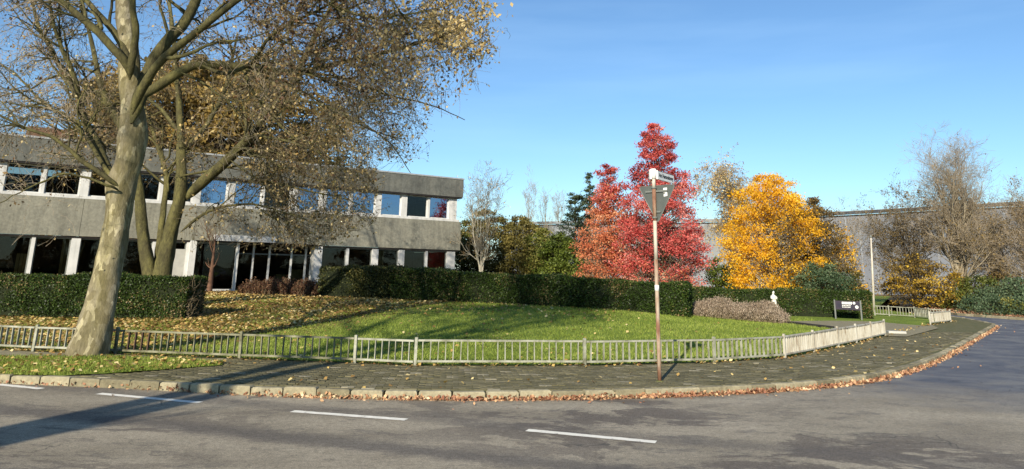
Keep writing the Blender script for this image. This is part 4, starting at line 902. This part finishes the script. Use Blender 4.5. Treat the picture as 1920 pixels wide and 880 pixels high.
PL = [([(246, 232), (262, 185), (277, 132), (301, 88), (345, 42), (378, -25), (425, -120), (480, -230)], .165, .05, 0, 1.6),
      ([(248, 215), (266, 168), (297, 120), (345, 78), (400, 36), (450, -2), (530, -60), (640, -120)], .10, .03, -.1, -1.6),
      ([(247, 205), (262, 184), (300, 160), (340, 136), (378, 122), (450, 126), (560, 132), (660, 110), (760, 85), (850, 55), (915, 25)], .12, .012, 0, 1.8),
      ([(243, 150), (247, 118), (256, 60), (250, 0), (264, -120)], .085, .04, 0, -.6),
      ([(244, 150), (236, 118), (202, 80), (150, 32), (103, -6), (40, -60), (-60, -150)], .095, .03, 0, -.9),
      ([(243, 120), (233, 90), (205, 46), (162, 0), (122, -60), (80, -170)], .08, .03, .1, 1.0),
      ([(225, 352), (204, 336), (150, 301), (100, 266), (50, 248), (0, 226), (-70, 190)], .055, .012, 0, -.8),
      ([(228, 350), (206, 326), (186, 280), (160, 232), (142, 190), (115, 140), (95, 95), (70, 45), (50, -30)], .10, .03, .2, 2.2),
      ([(150, 207), (141, 150), (117, 90), (97, 30), (90, -40)], .065, .02, .9, .2),
      ([(225, 360), (200, 346), (120, 328), (50, 352), (-20, 392)], .03, .008, 0, -1.2),
      ([(228, 345), (204, 324), (150, 240), (90, 200), (30, 140), (-40, 100)], .05, .012, 0, 1.4),
      ([(480, -230), (610, -180), (720, -95), (800, -20), (868, 50), (902, 118)], .06, .012, 1.6, 2.2),
      ([(640, -120), (705, -40), (760, 45), (795, 120)], .035, .010, -1.6, -1.0),
      ([(450, 126), (540, 160), (620, 205), (690, 245), (745, 262)], .04, .010, .6, 1.9),
      ([(378, 122), (425, 140), (468, 120), (520, 60), (600, 20), (680, -20)], .05, .02, .4, .1),
      ([(340, 136), (395, 165), (430, 200), (455, 250)], .03, .01, .3, -.4),
      ([(560, 132), (640, 150), (720, 180), (800, 200), (872, 232)], .035, .008, 1.1, .8),
      ([(530, -60), (610, 0), (690, 30), (780, 20), (850, 5)], .04, .01, -.9, -.2),
      ([(425, -120), (520, -130), (620, -60), (700, 60), (750, 140)], .05, .01, 1.2, 1.0)]
def keep_plane(p, r):
    x, y = proj(p); lim = 300+np.clip((480-x)/4, -80, 60)
    lim = np.where(x > 600, 300-(x-600)*.25, lim); k = (y < lim) | (r.uniform(0, 1, len(p)) < .10*(x < 500))
    return k & (x < 925-np.clip(y-100, 0, 400)*.35+r.normal(size=len(p))*14) & ((x < 200) | (y < 380))
hero_tree('plane_tree', 'big leaning plane tree with patchy pale bark and mossy limbs on the grass verge', PL, [plane_trunk], [mat['plane_bark']], GP(158, 668)[1], mat['moss_bark'], mat['twig_pale'], 21,
          (210, 1600, 11800), (1.7, .85, .42), .10,
          [(9500, lambda x, y: .05+.95*box(x, y, 470, 770, -400, 150), lf['plane'], .085), (15000, lambda x, y: box(x, y, 790, 940, -400, 105, 30), lf['gold'], .088), (9000, lambda x, y: .5+0*x, lf['tan'], .060)], keepf=keep_plane)
T2 = [([(283, 526), (268, 440), (261, 370), (250, 300), (228, 240), (192, 170), (172, 80), (152, 0)], [.24, .19, .17, .15, .13, .10, .07, .04], 0, 1.),
      ([(303, 526), (321, 430), (337, 366), (340, 290), (337, 210), (331, 130), (321, 30), (310, -60)], [.32, .23, .205, .13, .105, .08, .055, .03], 0, .5)]
TL = [([(344, 378), (380, 341), (430, 299), (474, 252), (514, 196), (560, 126), (592, 60), (640, -20)], .22, .06, .3, -1.5),
      ([(292, 505), (306, 400), (311, 330), (290, 260), (268, 196)], .13, .05, .3, 1.6),
      ([(338, 436), (380, 402), (425, 386), (480, 384), (545, 402), (605, 424)], .06, .015, 0, -2.),
      ([(474, 252), (540, 268), (620, 300), (685, 345)], .05, .012, -.6, -2.2),
      ([(430, 299), (480, 332), (560, 352), (650, 372), (700, 400)], .045, .012, -.3, -2.4),
      ([(337, 290), (382, 240), (420, 165), (442, 60)], .11, .04, .3, 1.5),
      ([(337, 250), (300, 205), (245, 160), (215, 120)], .08, .03, .3, 2.),
      ([(514, 196), (580, 190), (660, 218), (728, 265), (770, 325)], .06, .012, -.8, -1.5),
      ([(560, 126), (640, 112), (720, 150), (780, 212)], .06, .012, -1, .5),
      ([(250, 300), (200, 270), (150, 262), (95, 232), (40, 190)], .06, .02, .5, 1.5),
      ([(340, 330), (400, 320), (470, 310), (560, 322), (640, 350)], .05, .012, 0, 1.0),
      ([(592, 60), (660, 40), (740, 70), (800, 130)], .04, .01, -1.3, 0),
      ([(420, 165), (470, 130), (540, 60), (580, -10)], .06, .02, 1, 2.)]
def keep_t2(p, r):
    x, y = proj(p); fac = ((x > 340) & (x < 705-np.clip(y-420, 0, 99)*2) & (y > 300) & (y < 472))
    return (x < 800-np.clip(y-200, 0, 400)*.25+r.normal(size=len(p))*12) & ((y < 300) | (fac & (r.uniform(0, 1, len(p)) < .80)) | ((x < 340) & (y < 420) & (r.uniform(0, 1, len(p)) < .5)))
hero_tree('spreading_tree', 'many stemmed mossy tree with hanging twigs behind the left hedge, before the office', TL, T2, [mat['moss_bark']]*2, 26.5, mat['moss_bark'], mat['twig'], 33,
          (200, 1650, 12300), (2.6, 1.35, .62), .16,
          [(5200, lambda x, y: .03+.5*box(x, y, 430, 760, -400, 160)+.35*box(x, y, 180, 560, 120, 300), lf['plane'], .11), (4600, lambda x, y: .35+.65*box(x, y, 200, 640, 150, 420), lf['olive'], .10), (9500, lambda x, y: .4+.6*box(x, y, 380, 720, 250, 470), lf['tan'], .085), (600, lambda x, y: .5+0*x, lf['gold'], .13)], rmaxs=(.06, .02, .0085), keepf=keep_t2)
# small brown tree by the door
sb_ = GT(392, 549); bare_tree('small_tree', sb_, 2.9, 'small rusty brown tree stem standing right before the entrance door post', mat['brickred'], mat['twig'], trunk_r=.16, seed=44, limbs=5, tw=(14, 60, 240), lens=(.3, .2, .1), t_lo=.5, spread=.2)

# tall two stemmed tree on the camera's side of the road: its shade lies across the carriageway
tb = np.array([-8.75, -1.2, 0]); tb = tb+np.array([-math.sin(SUN_AZ), -math.cos(SUN_AZ), 0])*3.2
bare_tree('roadside_tree', tb, 15., 'tall two stemmed bare tree on the near side of the road, left of the camera', mat['moss_bark'], mat['twig'], trunk_r=.60, seed=52, limbs=16, tw=(80, 420, 2200), stems=2, spread=.27, t_lo=.45)

# ================================================================== BACKGROUND TREES
def at(px, Y, z=0.): p = DP(px, 520, Y); return np.array([p[0], Y, z])
def zt(px, py, Y): return DP(px, py, Y)[2]
oval = lambda h: math.sqrt(max(0, 1-(2*h-1)**2))*.95+.05
dome = lambda h: (1-.25*h)*math.sqrt(max(0, 1-max(0, (h-.35)/.65)**2))+.03
cone = lambda h: (1-h)**.85*.95+.05*(h < .97)
full_cone = lambda h: max(.03, (1-h)**.52*min(1, .72+h*1.6))
spire = lambda h: max(.04, (1-h)**.75*(min(1, .55+h*2.2)))
G = 'trees behind the hedge'
b = at(370, 63); foliage_tree('tall_broadleaf_tree', b, zt(370, 122, 63), 10.6, 'huge brown green tree rising behind the office roof', 'tree', lambda h: min(1., 1.30*math.sqrt(max(0, 1-h**2.6))), lf['backtree'], mat['dark_bark'], clumps=760, per=95, leaf=.38, csize=.85, h0=.1, trunk_r=.5, seed=61, rx=1.02)
b = at(899, 47, .3); bare_tree('birch_tree', b, zt(895, 338, 47)*.80, 'pale bare birch standing just right of the office corner', mat['birch_bark'], mat['twig'], trunk_r=.13, seed=63, limbs=7, tw=(46, 300, 1500), spread=.36, stems=3, up=.22, lens=(.26, .13, .07), leafmat=lf['litter'], nleaf=500, leaf=.09, thin=.012)
for i, (px, py, Y, rad, mt_, lab, sd, cl) in enumerate([
        (868, 418, 58, 1.8, 'bush', 'narrow olive green bush squeezed between office corner and birch', 71, 70),
        (915, 397, 57, 2.7, 'bush_brown', 'tall rounded russet green bush behind the bare birch', 72, 130),
        (972, 408, 57, 2.4, 'bush_brown', 'broad olive brown bush right of the birch', 73, 120),
        (1012, 432, 56, 1.7, 'bush', 'dark green bush below the distant bare poplars', 74, 80),
        (1050, 445, 54, 1.9, 'bush_green', 'fresh green bush next to the orange tree', 75, 110)]):
    foliage_tree('bush', at(px, Y, .2), zt(px, py, Y)-.1, rad, lab, 'bush', lambda h: dome(h)*1.0, lf[mt_], mat['dark_bark'], G, clumps=int(cl*1.35), per=105, leaf=.15, csize=.42, h0=.02, trunk_r=.10, seed=sd, shell=.45)
for px, py, Y, sd in ((990, 368, 110, 81), (1022, 378, 115, 82), (1046, 378, 118, 83)):
    lab = {81: 'leftmost of the faint bare poplars far behind the green bushes', 82: 'middle one of the faint bare poplars above the pale hall', 83: 'rightmost faint bare poplar, nearest the dark conifers'}[sd]
    bare_tree('poplar', at(px, Y), zt(px, py, Y), lab, mat['grey_bark'], mat['twig_pale'], 'distant bare poplars', trunk_r=.16, seed=sd, limbs=8, tw=(40, 160, 500), spread=.05, up=.5, thin=.022, lens=(.18, .08, .05))
for px, py, Y, rad, sd, lab in ((1078, 350, 62, 2.5, 85, 'broader dark conifer directly behind the orange tree'), (1106, 326, 64, 1.7, 86, 'taller narrow dark conifer left of the red crown')):
    foliage_tree('conifer', at(px, Y, .1), zt(px, py, Y), rad, lab, 'conifer', spire, lf['conifer'], mat['dark_bark'], 'dark conifers', clumps=150, per=85, leaf=.13, csize=.38, h0=.05, trunk_r=.14, seed=sd, flat=.35)
# orange red tree and the crimson tree (both sweetgums)
b = at(1150, 44, .15); foliage_tree('autumn_tree', b, zt(1150, 312, 44), 2.35, 'orange red tree with a pink tip, left half of the red pair', 'tree', full_cone, lf['orange'], mat['grey_bark'], lumpy=.4, clumps=230, per=105, leaf=.108, csize=.36, h0=.06, trunk_r=.14, seed=91, shell=.55, second=(lf['red'], lambda q: np.clip((q[:, 2]-4.9)/1.8, 0, .8)), skew=(-.25, 0))
b = at(1243, 42, .1); foliage_tree('autumn_tree', b, zt(1240, 238, 42), 2.95, 'tall crimson tree with a pointed crown behind the sign pole', 'tree', full_cone, lf['red'], mat['grey_bark'], lumpy=.5, clumps=440, per=115, leaf=.108, csize=.36, h0=.03, trunk_r=.17, seed=92, shell=.55, skew=(-.25, 0), second=(lf['orange'], lambda q: np.clip((2.6-q[:, 2])/3, 0, .6)))
# drooping birch, yellow maple, brown neighbour
bare_tree('weeping_birch', at(1377, 60), zt(1377, 335, 60), 'thin weeping birch with russet hanging twigs left of the yellow maple', mat['grey_bark'], mat['twig_pale'], trunk_r=.17, seed=95, limbs=11, tw=(60, 360, 2400), lens=(.17, .10, .10), leafmat=lf['litter'], nleaf=8500, leaf=.13, droop=.22, thin=.013)
foliage_tree('bush', at(1345, 52), zt(1345, 487, 52), 1.25, 'green bush between the crimson tree and the yellow maple', 'bush', dome, lf['bush_green'], mat['dark_bark'], G, clumps=50, per=90, leaf=.13, csize=.35, h0=.02, trunk_r=.08, seed=96)
foliage_tree('yellow_maple', at(1452, 50), zt(1452, 329, 50), 3.30, 'round golden yellow maple behind the set back hedge', 'tree', lambda h: math.sqrt(max(0, 1-max(0, (h-.3)/.7)**2.6))*(.80+.2*min(1, h*2.5))*(1-.10*h)+.02, lf['yellow'], mat['birch_bark'], clumps=320, per=150, leaf=.122, csize=.46, h0=.05, trunk_r=.17, seed=97, shell=.5,
             second=(lf['brown'], lambda q: .85*np.exp(-((q[:, 0]-.3)/.9)**2-((q[:, 2]-3.6)/1.7)**2)))
foliage_tree('brown_tree', at(1532, 51.0), zt(1532, 376, 51), 2.55, 'half bare brown tree merging with the right side of the yellow maple', 'tree', lambda h: dome(h), lf['brown'], mat['grey_bark'], clumps=240, per=95, leaf=.13, csize=.48, h0=.08, trunk_r=.16, seed=98, shell=.55,
             second=(lf['yellow'], lambda q: np.clip(.05+.55*(q[:, 0] > 1.3)*(q[:, 2] < 5.2), 0, .9)))
foliage_tree('bush', at(1540, 47), zt(1540, 492, 47), 2.0, 'dark green bush below the half bare brown tree', 'bush', dome, lf['bluegreen'], mat['dark_bark'], G, clumps=90, per=90, leaf=.12, csize=.4, h0=.02, trunk_r=.09, seed=99)
foliage_tree('bush', at(1592, 50), zt(1592, 505, 50), 1.2, 'small green bush right of the dark green one, near the white pole', 'bush', dome, lf['bush_brown'], mat['dark_bark'], G, clumps=36, per=80, leaf=.12, csize=.35, h0=.02, trunk_r=.07, seed=100)
bare_tree('thin_tree', at(1607, 56), zt(1607, 408, 56), 'thin grey leafless tree before the grey hall, left of the white pole', mat['grey_bark'], mat['twig_pale'], trunk_r=.10, seed=101, limbs=9, tw=(50, 260, 1300), lens=(.24, .13, .08), thin=.011, leafmat=lf['brown'], nleaf=700, leaf=.09)
# right hand group
bare_tree('tall_bare_tree', at(1806, 52), zt(1806, 262, 52)*.80, 'tall many branched bare tree at the right, rising far above the hall roof', mat['grey_bark'], mat['twig_pale'], trunk_r=.48, seed=103, limbs=46, tw=(240, 1500, 7500), lens=(.20, .12, .065), leafmat=lf['brown'], nleaf=18000, leaf=.11, spread=.17, stems=4, up=.085, t_lo=.10, thin=.012, leaf_lo=2.0)
foliage_tree('yellow_bush', at(1722, 49), zt(1722, 478, 49), 2.55, 'mustard yellow spreading bush under the bare tree behind the far railing', 'bush', dome, lf['mustard'], mat['dark_bark'], None, clumps=95, per=85, leaf=.13, csize=.50, h0=.04, trunk_r=.1, seed=104, flat=.26, second=(lf['brown'], lambda q: np.clip(q[:, 2]/3.2, 0, .85)))
bare_tree('brown_tree', at(1712, 54), zt(1712, 385, 54)*.82, 'loose brown twiggy tree left of the tall bare tree, above the mustard bush', mat['dark_bark'], mat['twig'], trunk_r=.2, seed=105, limbs=22, tw=(120, 800, 4200), lens=(.32, .17, .09), leafmat=lf['brown'], nleaf=9000, leaf=.10, spread=.25, stems=3, up=.05, t_lo=.1, thin=.011)
foliage_tree('yellow_bush', at(1790, 50.5), zt(1790, 515, 50.5), 1.5, 'smaller ochre bush at the foot of the tall bare tree', 'bush', dome, lf['mustard'], mat['dark_bark'], None, clumps=50, per=70, leaf=.13, csize=.45, h0=.03, trunk_r=.08, seed=106, flat=.5)
foliage_tree('bush', at(1835, 47), zt(1835, 520, 47), 1.9, 'dark green bush right of the tall bare tree across the side street', 'bush', dome, lf['bush'], mat['dark_bark'], G, clumps=80, per=85, leaf=.12, csize=.42, h0=.02, trunk_r=.09, seed=107)
foliage_tree('bush', at(1905, 45), zt(1905, 522, 45), 2.3, 'bluish green spreading bush at the right picture edge', 'bush', dome, lf['bluegreen'], mat['dark_bark'], G, clumps=110, per=85, leaf=.12, csize=.42, h0=.02, trunk_r=.09, seed=108)
foliage_tree('low_bush', at(1868, 42.5), .95, 2.3, 'low grey green ground bush along the leafy verge at the right', 'bush', dome, lf['bluegreen'], mat['dark_bark'], None, clumps=60, per=85, leaf=.10, csize=.32, h0=.02, trunk_r=.05, seed=109)
foliage_tree('low_bush', at(1965, 41), 1.2, 2.6, 'low green bush running out of the right picture edge', 'bush', dome, lf['bush'], mat['dark_bark'], None, clumps=60, per=85, leaf=.10, csize=.32, h0=.02, trunk_r=.05, seed=110)
bare_tree('brown_bare_tree', at(1945, 50), zt(1945, 372, 50)*.85, 'brown bare tree cut by the right picture edge', mat['grey_bark'], mat['twig_pale'], trunk_r=.2, seed=111, limbs=26, tw=(150, 1000, 5200), lens=(.22, .13, .08), leafmat=lf['brown'], nleaf=4500, leaf=.10, spread=.3, stems=2, up=.12, t_lo=.12, thin=.012)
foliage_tree('yellow_bush', at(1885, 51), zt(1885, 500, 51), 1.5, 'patchy brown yellow bush behind the green bushes at the right', 'bush', dome, lf['brown'], mat['dark_bark'], None, clumps=60, per=60, leaf=.13, csize=.45, h0=.03, trunk_r=.08, seed=112)

bare_tree('brown_tree', at(1868, 56), zt(1868, 402, 56)*.82, 'loose grey brown tree between the tall bare tree and the right picture edge', mat['dark_bark'], mat['twig'], trunk_r=.2, seed=115, limbs=20, tw=(120, 750, 3600), lens=(.33, .17, .09), leafmat=lf['brown'], nleaf=6500, leaf=.10, spread=.3, stems=3, up=.05, t_lo=.1, thin=.011)

# belt of trees across the junction, outside the frame: the office windows mirror it
for i, (x_, y_, h_) in enumerate([(38, -38, 6.5), (52, -30, 7.5), (66, -20, 6), (78, -8, 7), (90, 4, 6.5), (99, 18, 7), (112, 30, 6.5), (24, -44, 7)]):
    foliage_tree('broadleaf_tree', (x_, y_, 0), h_, 6.5, 'brown autumn tree in the belt beyond the junction, right of the camera', 'tree', dome, lf['brown'], mat['dark_bark'], 'belt of trees beyond the junction', clumps=70, per=45, leaf=.55, csize=1.1, h0=.03, trunk_r=.25, seed=130+i)

# ================================================================== GRASS AND FALLEN LEAVES
r = np.random.default_rng(77)
def lawn_pts(n, x0, x1, y0, y1):
    x = r.uniform(x0, x1, n); y = r.uniform(0, 1, n)**1.6*(y1-y0)+y0; k = side(x, y, bk[::3]) > .04; return x[k], y[k]
x, y = lawn_pts(240000, -18, 13, 14.5, 34)
hx = ~inside(x, y, [DW[i] for i in range(len(DW))]); x, y = x[hx], y[hx]
P = np.stack([x, y, Tz(x, y)-.004], 1); n = len(P)
def blades(P, h, w_, r):
    n = len(P); a = r.uniform(0, 6.28, n); hh = h*r.uniform(.5, 1.3, n); dx = np.stack([np.cos(a), np.sin(a), np.zeros(n)], 1)*w_/2; tip = P+np.stack([r.normal(size=n)*.4*hh, r.normal(size=n)*.4*hh, hh], 1)
    return np.stack([P-dx, P+dx, tip], 1).reshape(-1, 3), np.arange(3*n).reshape(n, 3)
V, Fc = blades(P, .05*(1+.02*(y-15)), .014*(1+.05*(y-15))[:, None] if False else .018, r)
o = put('grass', (V, Fc), lf['grass'], None, r.uniform(0, 1, len(Fc))); tagit(o, 'short green grass blades over the whole front lawn', 'grass', kind='stuff')
vx = r.uniform(-13, -4.5, 60000); vy = r.uniform(12.5, 17, 60000); k = inside(vx, vy, VERGE); P = np.stack([vx[k], vy[k], np.full(k.sum(), .022)], 1)
V, Fc = blades(P, .05, .014, r); o = put('verge_grass', (V, Fc), lf['grass'], None, r.uniform(0, 1, len(Fc))); tagit(o, 'grass blades of the roadside verge round the plane tree foot', 'grass', kind='stuff')
# leaves: thick on the left lawn, thinning to the right
x, y = lawn_pts(170000, -26, 9, 14.8, 44)
line = (x+7.9)-(y-15.4)*.33          # edge of the thick litter runs away from the trunk
dens = np.where(line < 0, .30+.70*sm((y-16.5)/5), .012+.10*sm((y-24)/5)*(x < 4)+.05*np.exp(-np.clip(line, 0, 9)*.9)); dens *= np.where(x > 5, .25, 1)
dens *= .55+.9*(np.sin(x*1.7+np.sin(y*1.3)*2)*np.sin(y*1.9+x*.6) > -.3)
k = r.uniform(0, 1, len(x)) < dens*.8; P = np.stack([x[k], y[k], Tz(x[k], y[k])+.02+np.abs(r.normal(size=k.sum()))*.016], 1)
V, Fc = leaves(P, .085*(1+.012*(P[:, 1]-15)), r, nrm=np.tile(ZZ, (len(P), 1)), bias=.62, aspect=.8)
o = put('fallen_leaves', (V, Fc), lf['litter'], None, r.uniform(0, 1, len(Fc))); tagit(o, 'yellow brown fallen leaves spread over the left part of the lawn', 'leaves', kind='stuff')
vx = r.uniform(-13, -4.4, 5200); vy = r.uniform(12.5, 17, 5200); k = inside(vx, vy, VERGE) & (r.uniform(0, 1, 5200) < np.clip((vx+12)/9, .12, .8)); P = np.stack([vx[k], vy[k], np.full(k.sum(), .05)], 1)
s = r.uniform(0, 1, 1500); i = (s*(len(kc)-2)).astype(int); nb = near[i]; P2 = np.stack([nb[:, 0]+r.normal(size=1500)*.12, nb[:, 1]-np.abs(r.normal(size=1500))*.16, np.full(1500, .022)], 1)
px_ = r.uniform(-10, 14, 1100); py_ = r.uniform(11.5, 28, 1100); k2 = (side(px_, py_, kd) > .05) & (side(px_, py_, bd) < -.02); P3 = np.stack([px_[k2], py_[k2], np.full(k2.sum(), .024)], 1)
P = np.concatenate([P, P2, P3]); V, Fc = leaves(P, .075, r, nrm=np.tile(ZZ, (len(P), 1)), bias=.6, aspect=.8)
o = put('pavement_leaves', (V, Fc), lf['litter'], None, r.uniform(0, 1, len(Fc))); tagit(o, 'scattered dry leaves on the verge and the brick pavement', 'leaves', kind='stuff')
# russet leaves heaped in the gutter
n = 36000; s = r.uniform(0, 1, n); i = np.clip((s*(len(kc)-2)).astype(int), 0, len(kc)-2); fr = r.uniform(0, 1, n)[:, None]; c = kc[i]*(1-fr)+kc[i+1]*fr; cx_ = c[:, 0]
amt = np.interp(cx_, [-14, -5, -2.5, 0, 3, 7, 10, 20], [.05, .10, .45, .9, 1, .7, .45, .35]); k = r.uniform(0, 1, n) < amt; c = c[k]; m_ = kn[i][k]; dd = -np.abs(r.normal(size=len(c)))*.055+.02
P = np.concatenate([c+m_*dd[:, None], (-.098+.055*np.exp(dd*16)*r.uniform(.1, 1, len(c)))[:, None]], 1)
k = r.uniform(0, 1, len(P)) < .03; P[k, :2] += r.normal(size=(k.sum(), 2))*.3; kk = side(P[:, 0], P[:, 1], kc) > .01; P = P[~kk]; far = side(P[:, 0], P[:, 1], kc) < -.2; P[far, 2] = -.09
V, Fc = leaves(P, .055, r, nrm=np.tile(ZZ, (len(P), 1)), bias=.45, aspect=.75)
o = put('gutter_leaves', (V, Fc), lf['gutter'], None, r.uniform(0, 1, len(Fc))); tagit(o, 'russet leaves heaped along the gutter below the kerb stones', 'leaves', kind='stuff')
n = 9000; i = r.integers(0, len(fk)-1, n); P = np.stack([fk[i, 0]+fn_[i, 0]*r.uniform(.1, 6, n), fk[i, 1]+fn_[i, 1]*r.uniform(.1, 6, n), np.full(n, .02)], 1); P[:, :2] += r.normal(size=(n, 2))*.2
V, Fc = leaves(P, .11, r, nrm=np.tile(ZZ, (n, 1)), bias=.6, aspect=.8); o = put('verge_leaves', (V, Fc), lf['gutter'], None, r.uniform(0, 1, n)); tagit(o, 'brown leaves covering the verge across the side street', 'leaves', kind='stuff')
